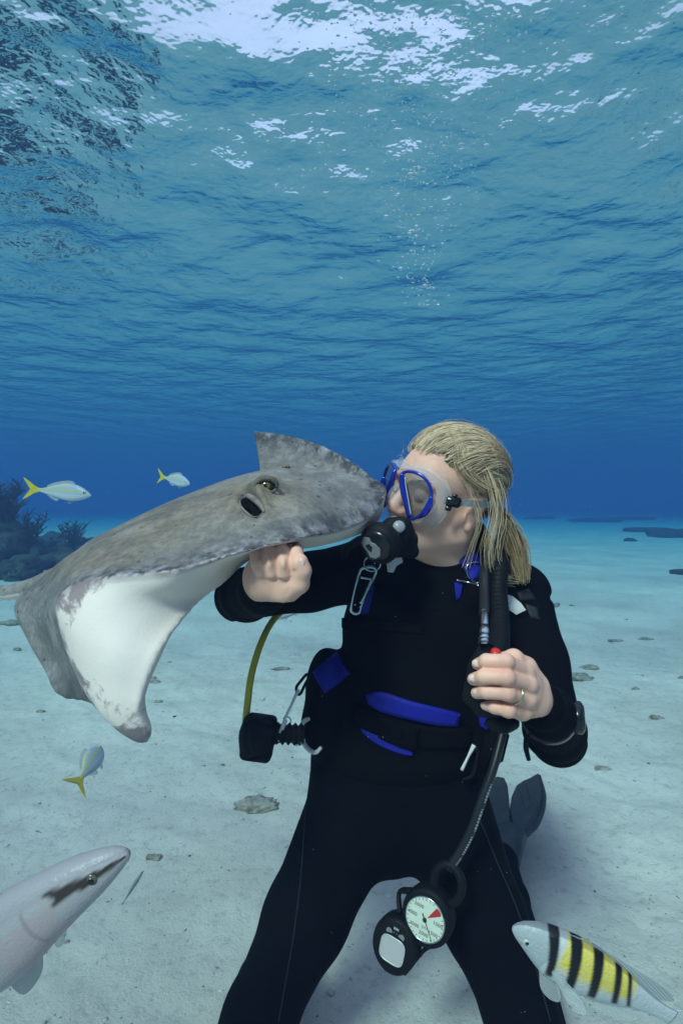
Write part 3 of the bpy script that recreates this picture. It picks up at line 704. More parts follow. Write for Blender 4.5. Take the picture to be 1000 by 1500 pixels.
# ---------------------------------------------------------------- hair
def build_hair():
    m = bpy.data.materials.new('blonde_hair'); m.use_nodes = True; b = m.node_tree.nodes['Principled BSDF']
    a = nd(m, 'ShaderNodeAttribute'); a.attribute_name = 'col'; lk(m, a.outputs['Color'], b.inputs['Base Color'])
    b.inputs['Roughness'].default_value = .38; b.inputs['Specular IOR Level'].default_value = .45; b.inputs['Subsurface Weight'].default_value = 0.0
    r = np.random.default_rng(11); C = Vector(Hd(-12, 0, 32)); RAD = np.array([97, 75, 83.0])
    V, F, K = [], [], []
    def strand(pts, r0, r1, col, seg=3):
        n = len(pts); o = len(V); v, f = tube_geo(pts, np.linspace(r0, r1, n), seg, cap=False)
        V.extend(v); F.extend([tuple(i + o for i in q) for q in f]); K.extend([col] * len(v))
    def loc(d, lift): d = d / np.linalg.norm(d); q = d * (RAD + lift); return C + (HF * q[0] + HS * q[1] + HU * q[2]) * .00096
    # under layer, so that no skin shows between the strands
    nu, nv = 40, 26; o = len(V); grid = {}
    for i in range(nu):
        for j in range(nv):
            th = math.pi * (j + .5) / nv; ph = 2 * math.pi * i / nu; d = np.array([math.sin(th) * math.cos(ph), math.sin(th) * math.sin(ph), math.cos(th)])
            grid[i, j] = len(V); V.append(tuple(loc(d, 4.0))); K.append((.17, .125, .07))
    def hairy(d):
        f, s, u = d * RAD + np.array([-12, 0, 32])
        if f > 60 and u < 62 + .30 * abs(s): return False
        if f > -2 and u < 46 + .22 * (f + 2): return False
        if f > -34 and u < 22: return False
        return u > -48
    for i in range(nu):
        for j in range(nv - 1):
            i2 = (i + 1) % nu; th = math.pi * (j + 1) / nv; ph = 2 * math.pi * (i + .5) / nu
            if hairy(np.array([math.sin(th) * math.cos(ph), math.sin(th) * math.sin(ph), math.cos(th)])): F.append((grid[i, j], grid[i, j + 1], grid[i2, j + 1], grid[i2, j]))
    tie = np.array([-1.0, .30, -.42]); tie /= np.linalg.norm(tie); TIE = loc(tie, 14)
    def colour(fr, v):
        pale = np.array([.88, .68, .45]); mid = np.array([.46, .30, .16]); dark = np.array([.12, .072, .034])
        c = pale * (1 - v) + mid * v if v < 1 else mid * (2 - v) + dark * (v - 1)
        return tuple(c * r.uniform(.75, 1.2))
    made = 0
    while made < 6500:
        d = r.normal(size=3); d /= np.linalg.norm(d)
        if not hairy(d): continue
        made += 1; lift0 = r.uniform(4, 14); n = 11; pts = []
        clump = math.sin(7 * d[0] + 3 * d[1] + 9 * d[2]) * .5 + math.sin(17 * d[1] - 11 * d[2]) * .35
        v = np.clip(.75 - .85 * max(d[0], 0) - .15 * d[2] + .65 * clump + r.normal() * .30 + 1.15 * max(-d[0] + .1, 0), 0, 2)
        end = min(1.0, r.uniform(.55, 1.15)); wob = r.normal(size=3) * .035
        wild = r.random() < .08
        for k in range(n):
            t = k / (n - 1) * end; ang = d * (1 - t) + tie * t + np.array([0, 0, .38]) * math.sin(math.pi * t) * (1 if d[0] > .1 else .35) + wob * math.sin(math.pi * t) * (2.5 if wild else 1)
            lift = lift0 * (.55 if d[0] < -.2 else 1) + (7 + 6 * clump) * math.sin(math.pi * min(t * 1.1, 1)) + (9 * t if wild else 0)
            pts.append(loc(ang, lift))
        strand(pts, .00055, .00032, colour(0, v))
    # tail of hair floating behind the shoulder
    path = [np.array(q) for q in (TIE, P(733, 756, 1.035), P(747, 790, 1.03), P(757, 822, 1.02), P(763, 850, 1.01))]
    for i in range(900):
        off = r.normal(size=3) * np.array([.0062, .008, .004]); end = r.uniform(.7, 1.05); w = r.uniform(.4, 1.25); ph = r.normal(size=3) * .006
        pts = catmull([path[0] + off * .5, path[1] + off * w, path[2] + off * w * 1.25 + ph, path[3] + off * w * 1.2 + ph * .5, path[3] + (path[4] - path[3]) * end + off * w * .9], 12)
        strand(pts, .0007, .0004, colour(0, np.clip(r.normal(.85, .45), 0, 2)) if r.random() > .3 else (.42 * r.uniform(.7, 1.1), .27, .11))
    # loose locks in front of and below the ear, drifting over the collar
    locks = [([(690, 650, .970), (712, 700, .955), (722, 748, .955), (712, 800, .955), (720, 842, .975), (750, 852, .99)], 12, .0040),
             ([(700, 660, .972), (720, 715, .957), (726, 760, .957), (716, 806, .96), (722, 834, .97), (746, 846, .985)], 12, .0045), ([(712, 668, .985), (731, 720, .975), (734, 765, .98), (724, 812, .975), (733, 842, .985)], 16, .0045),
             ([(655, 628, .985), (668, 650, .957), (674, 680, .948), (688, 700, .948), (712, 716, .955)], 80, .0045), ([(668, 655, .962), (678, 695, .95), (690, 720, .948), (704, 762, .952), (694, 800, .955), (684, 832, .965)], 9, .0022)]
    for pts0, cnt, sp in locks:
        base = [np.array(P(*q)) for q in pts0]
        for i in range(cnt):
            o = r.normal(size=3) * sp * np.array([1.25, .8, .6]); w = r.normal(size=3) * sp * .8
            pts = catmull([q + o * (.6 + .25 * k) + w * math.sin(k * 1.3) for k, q in enumerate(base)], 14)
            strand(pts, .0006, .0003, colour(0, np.clip(r.normal(.45, .35), 0, 1.7)))
    # thin flyaway hairs
    for i in range(90):
        d = r.normal(size=3); d[2] = abs(d[2]); d[0] -= .2; d /= np.linalg.norm(d); a_ = r.normal(size=3) * .35
        pts = [loc(d + a_ * t * t + np.array([-.6, 0, 0]) * t, 14 + 16 * t) for t in np.linspace(0, 1, 9)]
        strand(pts, .0003, .00015, colour(0, .4))
    # lips have none; the brow is a thin row of short hairs
    for i in range(160):
        s = r.uniform(14, 50); p0 = Hd(97 - (s - 14) * .28, s, 20 + 5 * math.sin((s - 14) / 36 * 2.4)); strand([p0, p0 + (HS * 5 + HU * 1.5) * .001, p0 + (HS * 9 + HU * .8) * .001], .0004, .0002, (.22, .16, .09))
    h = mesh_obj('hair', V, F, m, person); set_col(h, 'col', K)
build_hair()
black_rub = mat('black_rubber', (.006, .006, .007), .6, spec=.2, bump=(300, .1, .001))
black_gloss = mat('black_plastic', (.010, .010, .011), .22, spec=.5)
chrome = mat('polished_steel', (.62, .63, .64), .22, 1.0, noise=(40, (.42, .43, .45)))
steel_pale = mat('pale_steel', (.60, .59, .60), .35, .35)
white_pl = mat('white_plastic', (.62, .60, .60), .4)
blue_web = mat('blue_nylon', (.006, .009, .22), .6, spec=.3, bump=(900, .3, .0006), noise=(300, (.010, .014, .30)))
nylon = mat('black_nylon', (.0035, .0035, .0045), .85, spec=.06, bump=(1100, .3, .0006))
yellow_rub = mat('yellow_rubber', (.62, .50, .03), .45, noise=(30, (.50, .42, .05)))
grey_pl = mat('grey_plastic', (.22, .22, .23), .4)
red_pl = mat('red_plastic', (.62, .02, .012), .3)
def tint_wetsuit_seams():
    seam_m = mat('seam_thread', (.012, .013, .018), .7)
    for nm, pts in (('seam', [(697, 1190), (712, 1225), (728, 1265), (748, 1310), (768, 1365), (790, 1440), (805, 1495)]), ('seam', [(455, 1130), (447, 1200), (440, 1290), (430, 1370), (418, 1440), (408, 1495)])):
        q = [];
        for a in catmull([(x, y, 0) for x, y in pts], 30):
            h, n = hit(a[0], a[1], 1.06); q.append(h + n * .0004)
        tube('seam', q, .0013, seam_m, person, 5)
tint_wetsuit_seams()

# ---------------------------------------------------------------- diving mask
def build_mask():
    root = empty('diving_mask', Hd(120, 0, 0), 'clear diving mask with blue lens frames on the diver face', 'diving mask')
    blue = mat('blue_frame', (.010, .030, .42), .16, .35, coat=.6)
    sil = mat('clear_silicone', (.78, .82, .86), .18, spec=.7, alpha=.15); sil2 = mat('clear_silicone_thin', (.72, .78, .84), .15, spec=.6, alpha=.18)
    gl = bpy.data.materials.new('mask_glass'); gl.use_nodes = True; n = gl.node_tree.nodes; n.remove(n['Principled BSDF'])
    tr = nd(gl, 'ShaderNodeBsdfTransparent'); tr.inputs['Color'].default_value = (.70, .76, .76, 1); gs = nd(gl, 'ShaderNodeBsdfGlossy', Roughness=.03); mx = nd(gl, 'ShaderNodeMixShader'); mx.inputs[0].default_value = .38
    lk(gl, tr.outputs[0], mx.inputs[1]); lk(gl, gs.outputs[0], mx.inputs[2]); lk(gl, mx.outputs[0], n['Material Output'].inputs['Surface'])
    W = lambda s, u, d=0.0: Hd(121 - .42 * abs(s) + .10 * u + d, s, u)
    out = [(9, 27), (16, 34), (30, 37), (46, 34), (59, 24), (66, 8), (65, -12), (57, -29), (46, -40), (38, -44), (32, -38), (26, -20), (18, 2), (12, 16)]
    for sd in (1, -1):
        ring = catmull([W(sd * s, u) for s, u in out], 72, True)
        fr = tube('lens_frame', ring, .0028, blue, root, 8, closed=True)
        # broad inner rail of the frame, beside the nose
        rail = [W(sd * s, u, 1.5) for s, u in ((10, 29), (14, 12), (21, -6), (29, -24), (36, -42))]
        tube('frame_rail', rail, [.0035, .0055, .006, .0052, .0038], blue, fr, 8, 20)
        tube('rail_edge', [W(sd * (s + 5.5), u, 2.5) for s, u in ((12, 24), (16, 10), (22, -6), (29, -24), (34, -36))], .0012, mat('frame_edge', (.55, .52, .52), .3), fr, 6, 20)
        wing = [W(sd * s, u, .5) for s, u in ((66, 6), (66, -10), (60, -26), (50, -38))]
        tube('frame_corner', wing, [.003, .0062, .0062, .003], blue, fr, 8, 16)
        ins = [W(sd * (s + (36 - s) * .04), u * .96, -1.0) for s, u in out]; ctr = W(sd * 38, 0, -1.0)
        R = catmull(ins, 48, True); V = [tuple(v) for v in R] + [tuple(ctr)]
        g = mesh_obj('lens', V, [(i, (i + 1) % 48, 48) for i in range(48)], gl, root, True)
    # skirt: front edge, belly, lip on the face
    half = [(0, 38, 118, 100), (22, 43, 114, 98), (46, 40, 104, 88), (66, 26, 90, 70), (74, 4, 84, 60), (71, -20, 84, 60), (58, -42, 92, 66), (42, -50, 98, 78), (26, -50, 108, 92), (15, -50, 116, 98), (0, -53, 124, 100)]
    full = half + [(-s, u, a, b) for s, u, a, b in half[-2:0:-1]]
    r0 = catmull([Hd(a, s * .94, u * .94) for s, u, a, b in full], 64, True); r1 = catmull([Hd((a + b) / 2 + 4, s * 1.03, u * 1.05) for s, u, a, b in full], 64, True)
    r2 = catmull([Hd(b, s * 1.02, u * 1.10) for s, u, a, b in full], 64, True); r3 = catmull([Hd(b - 3, s * 1.05, u * 1.15) for s, u, a, b in full], 64, True)
    def loft(rs):
        n_ = len(rs[0]); V = [tuple(v) for r_ in rs for v in r_]
        return V, [(i * n_ + k, i * n_ + (k + 1) % n_, (i + 1) * n_ + (k + 1) % n_, (i + 1) * n_ + k) for i in range(len(rs) - 1) for k in range(n_)]
    sk = mesh_obj('skirt', *loft([r0, r1, r2, r3]), sil, root)
    md = sk.modifiers.new('t', 'SOLIDIFY'); md.thickness = .0014
    tube('skirt_lip', r3, .0016, sil, sk, 6, closed=True)
    tube('skirt_rim', catmull([Hd(a + 1, s * .97, u * .98) for s, u, a, b in full[:12] + full[-6:]], 60, True), .0014, sil, sk, 6, closed=True)
    # nose pocket
    V, F = sphere_geo((0, 0, 0), 1.0, u=20, v=14); V = [tuple(Hd(108 + 21 * v[0], 16 * v[1], -20 + 30 * v[2])) for v in V]
    mesh_obj('nose_pocket', V, F, sil2, root)
    # strap and buckles
    st = [(66, 70), (30, 84), (-10, 90), (-55, 87), (-95, 48), (-113, 0)]; st = st + [(f, -s) for f, s in st[-2::-1]]
    pts = catmull([Hd(f, s, 3 + (.06 * (60 - f))) for f, s in st], 60); V, F = [], []
    for p in pts:
        for u, d in ((-6, 0), (6, 0), (6, 2), (-6, 2)): V.append(tuple(Vector(p) + HU * u * .001 + (Vector(p) - Vector(H0)).normalized() * d * .001))
    for i in range(len(pts) - 1):
        for k in range(4): F.append((i * 4 + k, i * 4 + (k + 1) % 4, (i + 1) * 4 + (k + 1) % 4, (i + 1) * 4 + k))
    mesh_obj('strap', V, F, mat('grey_strap', (.32, .36, .38), .4, alpha=.8), root, False)
    for sd in (1, -1):
        ax = (Hd(30, sd * 82, 3) - Hd(66, sd * 72, 3)).normalized(); nn = HS * sd; nn = (nn - ax * nn.dot(ax)).normalized(); up = ax.cross(nn)
        R = Matrix((ax, nn, up)).transposed()
        bk = mesh_obj('buckle', *box_geo(Hd(52, sd * 79, 3), (.013, .0045, .0085), R, .45), black_gloss, root)
        mesh_obj('buckle_tab', *box_geo(Hd(60, sd * 79, -9), (.005, .003, .004), R, .4), black_gloss, bk); mesh_obj('buckle_tab', *box_geo(Hd(52, sd * 79, 14), (.004, .003, .003), R, .4), black_gloss, bk)
build_mask()

# ---------------------------------------------------------------- buoyancy vest
def build_vest():
    root = empty('buoyancy_vest', P(600, 1130, 1.1), 'black buoyancy vest with blue waist panels worn by the diver', 'dive vest')
    g = Field((-.14, .88, .46), (.42, 1.36, 1.06), .0058)
    g.ell(P(640, 908, 1.11), (.178, .118, .142), None, .03)
    g.ell(P(570, 930, 1.075), (.086, .062, .078), None, .03); g.ell(P(698, 938, 1.065), (.086, .062, .080), None, .03)
    g.ell(P(608, 1010, 1.11), (.158, .116, .13), None, .04); g.ell(P(585, 1085, 1.12), (.180, .126, .085), None, .04)
    g.ell(P(478, 1015, 1.08), (.040, .055, .085), None, .03); g.ell(P(470, 1065, 1.07), (.038, .05, .05), None, .02)       # side pockets
    g.ell(P(712, 1045, 1.06), (.036, .05, .085), None, .03); g.ell(P(700, 1110, 1.05), (.036, .04, .045), None, .02)
    g.cone(P(690, 868, 1.02), P(705, 815, 1.09), .034, .028, .02); g.cone(P(560, 875, 1.03), P(585, 812, 1.10), .030, .026, .02)   # shoulder straps
    g.cone(P(705, 815, 1.09), P(735, 808, 1.2), .028, .03, .02)
    g.box(P(585, 1215, 1.1), (.5, .5, .11), None, .01, .02, cut=True)
    g.ell(P(640, 835, 1.02), (.052, .07, .055), None, .03, cut=True)                  # neck opening
    g.cone(P(628, 880, .96), P(622, 1000, .965), .006, .006, .012, cut=True)           # zip line between the panels
    for y0, y1 in ((955, 935), (1000, 985)): g.cone(P(500, y0, .96), P(600, y1, .955), .002, .002, .006, cut=True)
    V, F = g.mesh(); shell = np_mesh('shell', V, F, nylon, root)
    return root, shell
vest, vest_shell = build_vest()
def bvh_of(*obs):
    V, F = [], []
    for o in obs:
        off = len(V); V += [v.co.copy() for v in o.data.vertices]; F += [tuple(i + off for i in p.vertices) for p in o.data.polygons]
    return BVHTree.FromPolygons(V, F)
BVH_ALL = bvh_of(person_body, vest_shell)
def strip(name, top, bot, m, parent, off=.003, thick=.004, nu=20, nv=5, fb=1.0):
    """a flat piece laid on the diver between two lines"""
    t = catmull([(x, y, 0) for x, y in top], nu); b = catmull([(x, y, 0) for x, y in bot], nu); O, I = [], []
    for i in range(nu):
        for j in range(nv):
            q = t[i] + (b[i] - t[i]) * j / (nv - 1); h, n = hit(q[0], q[1], fb, BVH_ALL)
            if n.y > -.2: n = Vector((0, -1, 0))
            O.append(h + n * (off + thick)); I.append(h + n * (off - .006))
    N = nu * nv; V = [tuple(v) for v in O + I]; F = []
    for i in range(nu - 1):
        for j in range(nv - 1): a = i * nv + j; F.append((a, a + 1, a + nv + 1, a + nv)); F.append((N + a, N + a + nv, N + a + nv + 1, N + a + 1))
    rim = [i * nv for i in range(nu)] + [(nu - 1) * nv + j for j in range(1, nv)] + [i * nv + nv - 1 for i in range(nu - 2, -1, -1)] + [j for j in range(nv - 2, 0, -1)]
    for a, b_ in zip(rim, rim[1:] + rim[:1]): F.append((a, N + a, N + b_, b_))
    o = mesh_obj(name, V, F, m, parent); recalc(o); return o
def on(px, py, d=.004, fb=1.0): h, n = hit(px, py, fb, BVH_ALL); return h + Vector((0, -1, 0)) * d
def dress_vest():
    strip('waist_panel', [(537, 1017), (560, 1013), (600, 1026), (640, 1036), (672, 1044)], [(541, 1030), (562, 1042), (600, 1052), (640, 1060), (668, 1061)], blue_web, vest)
    strip('waist_panel', [(530, 1066), (550, 1075), (580, 1088), (604, 1100)], [(534, 1074), (554, 1090), (582, 1102), (603, 1106)], blue_web, vest)
    strip('waist_belt', [(520, 1030), (560, 1046), (620, 1062), (690, 1066)], [(520, 1062), (560, 1078), (620, 1096), (690, 1096)], nylon, vest, .002, .003)
    bk = strip('belt_buckle', [(556, 1046), (585, 1056), (612, 1064)], [(556, 1078), (585, 1092), (608, 1098)], nylon, vest, .006, .006, 8)
    strip('buckle_slot', [(572, 1056), (590, 1062)], [(572, 1074), (588, 1080)], nylon, bk, .012, .003, 6)
    strip('hip_panel', [(461, 986), (476, 970), (491, 957)], [(476, 1015), (495, 1000), (513, 987)], blue_web, vest)
    strip('hip_panel', [(700, 1040), (715, 1048), (728, 1060)], [(702, 1062), (714, 1070), (724, 1076)], blue_web, vest, .002, .003)
    strip('shoulder_web', [(672, 822), (682, 812), (694, 806)], [(690, 852), (700, 846), (708, 838)], blue_web, vest, .002, .003, 10)
    strip('chest_web', [(665, 853), (676, 856)], [(667, 878), (674, 880)], blue_web, vest, .002, .003, 8)
    strip('chest_web', [(541, 862), (549, 860)], [(530, 900), (539, 898)], blue_web, vest, .002, .003, 8)
    strip('chest_strap', [(500, 905), (560, 908), (620, 915)], [(500, 920), (560, 923), (620, 930)], nylon, vest, .001, .002)
    for nm, pts, r in (('d_ring', [(684, 826), (697, 823), (706, 830), (704, 846), (697, 853), (688, 848), (682, 838)], .0016), ):
        tube(nm, [on(x, y, .008) for x, y in pts], r, chrome, vest, 8, 40, closed=True)
    tube('ring_bar', [on(667, 849, .007), on(684, 852, .008), on(700, 857, .007)], .0016, chrome, vest, 8, 12)
    # white whistle tab on the shoulder
    c = [on(x, y, .012) for x, y in ((738, 868), (748, 872), (760, 882), (767, 892), (753, 899), (743, 892), (738, 886))]; mesh_obj('shoulder_tab', *prism_geo(c, (0, -1, .1), .003, .0008), white_pl, vest, False)
    strip('sleeve_patch', [(757, 868), (774, 862)], [(760, 880), (784, 878)], mat('grey_print', (.011, .012, .014), .5), person, .0005, .0008, 6); strip('sleeve_patch', [(768, 884), (786, 890)], [(776, 905), (790, 908)], bpy.data.materials['grey_print'], person, .0005, .0008, 6)
    # hip hardware
    tube('hip_hook', [on(x, y, .02, 1.0) for x, y in ((453, 1047), (445, 1052), (442, 1064), (445, 1080), (453, 1091), (463, 1095), (471, 1088))], [.0035, .0042, .0042, .0042, .0042, .004, .003], white_pl, vest, 8, 30)
    tube('release_pull', [on(691, 1086, .016), on(682, 1102, .018), on(673, 1122, .016)], [.0045, .0022, .003], white_pl, vest, 8, 12)
    tube('release_cord', [on(692, 1086, .014), on(697, 1100, .014), on(689, 1130, .012), on(676, 1138, .01)], .003, black_rub, vest, 6, 16)
    mesh_obj('accessory_pouch', *box_geo(P(731, 1092, 1.0), (.010, .012, .028), Matrix.Rotation(math.radians(14), 3, 'Y'), .4), black_rub, vest)
    mesh_obj('accessory_pouch', *box_geo(P(716, 1098, .995), (.014, .014, .034), Matrix.Rotation(math.radians(14), 3, 'Y'), .4), nylon, vest)
dress_vest()

# ---------------------------------------------------------------- inflator held in the hand
def build_inflator():
    root = empty('vest_inflator', P(715, 1000, .74), 'black corrugated inflator hose with red button gripped in the diver hand', 'inflator')
    path = catmull([P(742, 806, 1.12), P(736, 815, 1.03), P(731, 832, .975), P(729, 870, .94), P(731, 910, .88), P(729, 950, .80), P(720, 985, .735)], 110)
    rad = [.0138 + (.0022 if (i % 3) == 1 else -.0008) for i in range(110)]; V, F = tube_geo(path, rad, 14); mesh_obj('corrugated_hose', V, F, black_rub, root)
    lp = [P(716, 800, 1.14), P(712, 815, 1.04), P(709, 835, .975), P(709, 870, .935), P(709, 900, .885)]; tube('low_pressure_hose', lp, .0085, mat('hose_rubber', (.016, .016, .018), .4), root, 12, 40)
    a, b = P(709, 898, .885), P(709, 957, .79); ax = (b - a); L = ax.length; pr = [(.0060, 0), (.0068, .02), (.0068, .33), (.0060, .35), (.0060, .40), (.0086, .42), (.0086, .56), (.0070, .58), (.0070, .62), (.0084, .64), (.0084, .70), (.0066, .71), (.0084, .73), (.0084, .79), (.0066, .80), (.0084, .82), (.0084, .9), (.006, .93), (.006, 1.0)]
    mesh_obj('quick_connector', *lathe_geo(a, ax, [(r, t * L) for r, t in pr], 20), chrome, root)
    q = LH; g = Field(q(660, 1085, -.05), q(770, 935, .1), .0018)
    g.chain([q(712, 955, .06), q(712, 975, .032), q(712, 1010, .028), q(714, 1050, .034)], [.013, .019, .020, .016], .008)
    g.cone(q(700, 985, .03), q(692, 1020, .04), .013, .014, .01); g.box(q(722, 964, .034), (.010, .012, .008), None, .004, .006)
    Vm, Fm = g.mesh(); np_mesh('inflator_body', Vm, Fm, black_rub, root)
    mesh_obj('inflate_button', *lathe_geo(q(724, 962, .020), Vector((.1, -.5, 1)), [(.0065, 0), (.0068, .004), (.0066, .0085), (.005, .0105)], 16), red_pl, root)
    tube('mouthpiece', [q(715, 1050, .034), q(735, 1062, .03), q(752, 1058, .045)], [.012, .011, .009], black_rub, root, 10, 14)
build_inflator()
def build_watch():
    a, b = P(800, 1042, .80), E_L; ax = (b - a).normalized(); c = a + ax * .030; root = empty('dive_watch', c, 'glossy black dive watch strapped over the wetsuit sleeve', 'watch')
    mesh_obj('strap', *lathe_geo(c - ax * .013, ax, [(.034, 0), (.0385, .001), (.0395, .006), (.0395, .020), (.0385, .025), (.034, .026)], 36), black_gloss, root)
    n = Vector((.45, -.75, .35)); n = (n - ax * n.dot(ax)).normalized()
    cs = mesh_obj('case', *lathe_geo(c + n * .034, n, [(.021, 0), (.0225, .002), (.0225, .010), (.019, .013)], 28), black_gloss, root)
    mesh_obj('crystal', *lathe_geo(c + n * .0472, n, [(.0175, 0), (.017, .0012), (.010, .002)], 24), mat('watch_glass', (.02, .02, .022), .05, spec=.8), cs)
    tube('strap_end', [c + Vector((-.035, -.012, -.022)), c + Vector((-.037, -.014, -.04)), c + Vector((-.033, -.014, -.058))], [.004, .004, .003], black_rub, root, 8, 10)
build_watch()
def build_ring():
    c = Vector(LH(747, 1015.5, -.013)); ax = (Vector(LH(781, 1025, .008)) - Vector(LH(743, 1015, -.014))).normalized(); x = ax.orthogonal().normalized(); y = ax.cross(x)
    o = tube('finger_ring', [c + ax * .009 + (x * math.cos(t) + y * math.sin(t)) * .0112 for t in np.linspace(0, 6.283, 28, endpoint=False)], .0011, mat('gold', (.75, .62, .40), .2, 1.0), None, 6, closed=True)
    tag(o, 'thin pale metal ring on the hand holding the inflator', 'ring')
build_ring()

# ---------------------------------------------------------------- regulator near the mouth
def frame(n, up=(0, 0, 1)):
    n = Vector(n).normalized(); x = Vector(up).cross(n).normalized(); y = n.cross(x); return x, y, n
def build_regulator():
    c = P(556, 796, .90); n = Vector((-.50, -.80, -.28)).normalized(); x, y, n = frame(n)
    root = empty('regulator', c, 'black breathing regulator with grey cover emblem floating below the diver chin', 'regulator')
    mesh_obj('housing', *lathe_geo(c - n * .030, n, [(.016, 0), (.026, .004), (.030, .014), (.0335, .022), (.0335, .034), (.031, .038), (.026, .042), (.024, .043)], 36), black_rub, root)
    fc = mesh_obj('front_cover', *lathe_geo(c + n * .012, n, [(.0255, 0), (.025, .0025), (.019, .0045), (.010, .0055), (.002, .006)], 32), black_gloss, root)
    def at(a, b, d=.0195): return c + x * a + y * b + n * d
    em = [(-.021, .008), (-.017, .016), (-.007, .015), (-.004, .008), (.002, .006), (.010, -.003), (.008, -.014), (-.001, -.019), (-.010, -.016), (-.014, -.006), (-.020, .000)]
    mesh_obj('cover_emblem', *prism_geo([at(a, b) for a, b in em][::-1], n, .004, .0006), mat('emblem_grey', (.20, .20, .21), .4), fc, False)
    mesh_obj('emblem_cut', *prism_geo([at(a, b, .0202) for a, b in ((-.015, .003), (-.008, .006), (-.003, .000), (-.006, -.008), (-.012, -.004))][::-1], n, .003, .0004), black_gloss, fc, False)
    g = Field(np.array(P(610, 850, .84)) * 0 + np.array(P(520, 850, .97)) - [.0, .12, .0], np.array(P(625, 745, .97)) + [.0, .03, .0], .0018)
    g.chain([np.array(P(566, 790, .925)), np.array(P(585, 780, .925)), np.array(P(598, 790, .94))], [.026, .021, .016], .012); g.cone(P(572, 772, .915), P(590, 768, .915), .015, .013, .008); g.cone(P(580, 800, .93), P(603, 808, .945), .020, .012, .01)
    V, F = g.mesh(); np_mesh('valve_body', V, F, black_rub, root)
    kn = Vector((.05, -1, .25)); mesh_obj('adjusting_knob', *lathe_geo(P(583, 773, .905), kn, [(.0092, 0), (.0098, .003), (.0098, .009), (.0085, .0115)], 22), mat('knob_grey', (.30, .31, .32), .35), root)
    mp = [P(x_, y_, .925) for x_, y_ in ((566, 820), (588, 812), (590, 824), (581, 829), (576, 839), (568, 838))]; mesh_obj('mouthpiece', *prism_geo(mp, (0, -1, 0), .016, .003), mat('white_silicone', (.55, .53, .53), .4), root, False)
    tube('hose', [P(545, 790, .915), P(525, 792, .96), P(505, 810, 1.0), P(515, 830, 1.10), P(560, 815, 1.2)], .0075, black_rub, root, 10, 30)
build_regulator()
def build_carabiner():
    Y = .945; root = empty('carabiner', P(532, 870, Y), 'silver carabiner clipped to a ring on the vest shoulder strap', 'carabiner'); q = lambda x, y, d=0.0: P(x, y, Y + d)
    tube('frame', [q(527, 838), q(531, 833), q(543, 831), q(550, 834), q(549, 842), q(540, 862), q(530, 885), q(526, 897), q(519, 899), q(514, 893), q(516, 878), q(521, 856)], .0024, chrome, root, 8, 80, closed=True)
    tube('gate', [q(528, 846, -.004), q(546, 849, -.004)], .0016, chrome, root, 8, 6); tube('gate', [q(545, 848, -.003), q(534, 872, -.003), q(528, 884, -.003)], .003, chrome, root, 8, 10)
    tube('ring', [q(545 + 12 * math.cos(t), 826 + 11 * math.sin(t), .003 * math.sin(2 * t)) for t in np.linspace(0, 6.283, 24, endpoint=False)], .0014, chrome, root, 7, closed=True)
    for x, y in ((520, 886), (527, 889)): mesh_obj('rivet', *sphere_geo(q(x, y, -.0025), .0013), steel_pale, root)
build_carabiner()

# ---------------------------------------------------------------- spare regulator on its yellow hose
def build_octopus():
    Y = .98; q = lambda x, y, d=0.0: P(x, y, Y + d); root = empty('spare_regulator', q(382, 1112), 'black spare regulator on a yellow hose hanging at the diver hip', 'regulator')
    g = Field(np.array(q(345, 1125)) - [0, .07, 0], np.array(q(415, 1035)) + [0, .07, 0], .0022)
    g.box(q(379, 1080), (.027, .028, .034), np.array(Matrix.Rotation(math.radians(-8), 3, 'Y')), .010, .006); g.ell(q(372, 1080, -.012), (.026, .024, .036), None, .006)
    g.cone(q(366, 1056), q(374, 1054), .011, .011, .006); g.cone(q(388, 1057), q(396, 1058), .010, .010, .006); g.box(q(384, 1100, -.022), (.018, .006, .004), np.array(Matrix.Rotation(math.radians(-28), 3, 'Y')), .002, .004)
    g.cone(q(366, 1110, -.024), q(396, 1104, -.03), .0018, .0018, .006, cut=True); g.cone(q(362, 1070, -.034), q(364, 1100, -.034), .002, .002, .006, cut=True)
    g.cone(q(398, 1076), q(412, 1074), .016, .015, .006); V, F = g.mesh(); np_mesh('housing', V, F, black_rub, root)
    pts = [q(404, 1074), q(446, 1076)]; V, F = tube_geo(catmull(pts, 24), [.0165 + .0025 * math.sin(i * 1.35) for i in range(24)], 14); mesh_obj('mouthpiece', V, F, black_rub, root)
    tube('hose', [P(470, 868, 1.16), P(430, 884, 1.12), P(403, 905, 1.07), P(384, 938, 1.03), P(369, 985, 1.0), P(362, 1035, .985), P(359, 1068, .985), P(357, 1092, .99), P(364, 1106, 1.0), P(380, 1100, 1.0)], .0062, yellow_rub, root, 12, 70)
    cl = mesh_obj('clip_strap', *box_geo(q(412, 1070, -.012), (.0036, .0018, .019), Matrix.Rotation(math.radians(22), 3, 'Y'), .3), steel_pale, root)
    tube('clip_shaft', [q(417, 1053, -.012), q(428, 1030, -.008), q(437, 1010, -.004)], [.0028, .0024, .0032], steel_pale, cl, 8, 10)
    tube('clip_loop', [q(436, 1016), q(434, 1007), q(441, 997), q(449, 988), q(452, 992), q(446, 1004), q(440, 1016)], .0026, black_rub, root, 8, 40, closed=True)
    tube('clip_ring', [q(420 + 6 * math.cos(t), 1056 + 6 * math.sin(t)) for t in np.linspace(-2.6, .6, 12)], .0012, chrome, root, 6); tube('bolt_snap', [q(432, 1091), q(439, 1089), q(447, 1083)], [.003, .0036, .002], chrome, root, 8, 8)
build_octopus()

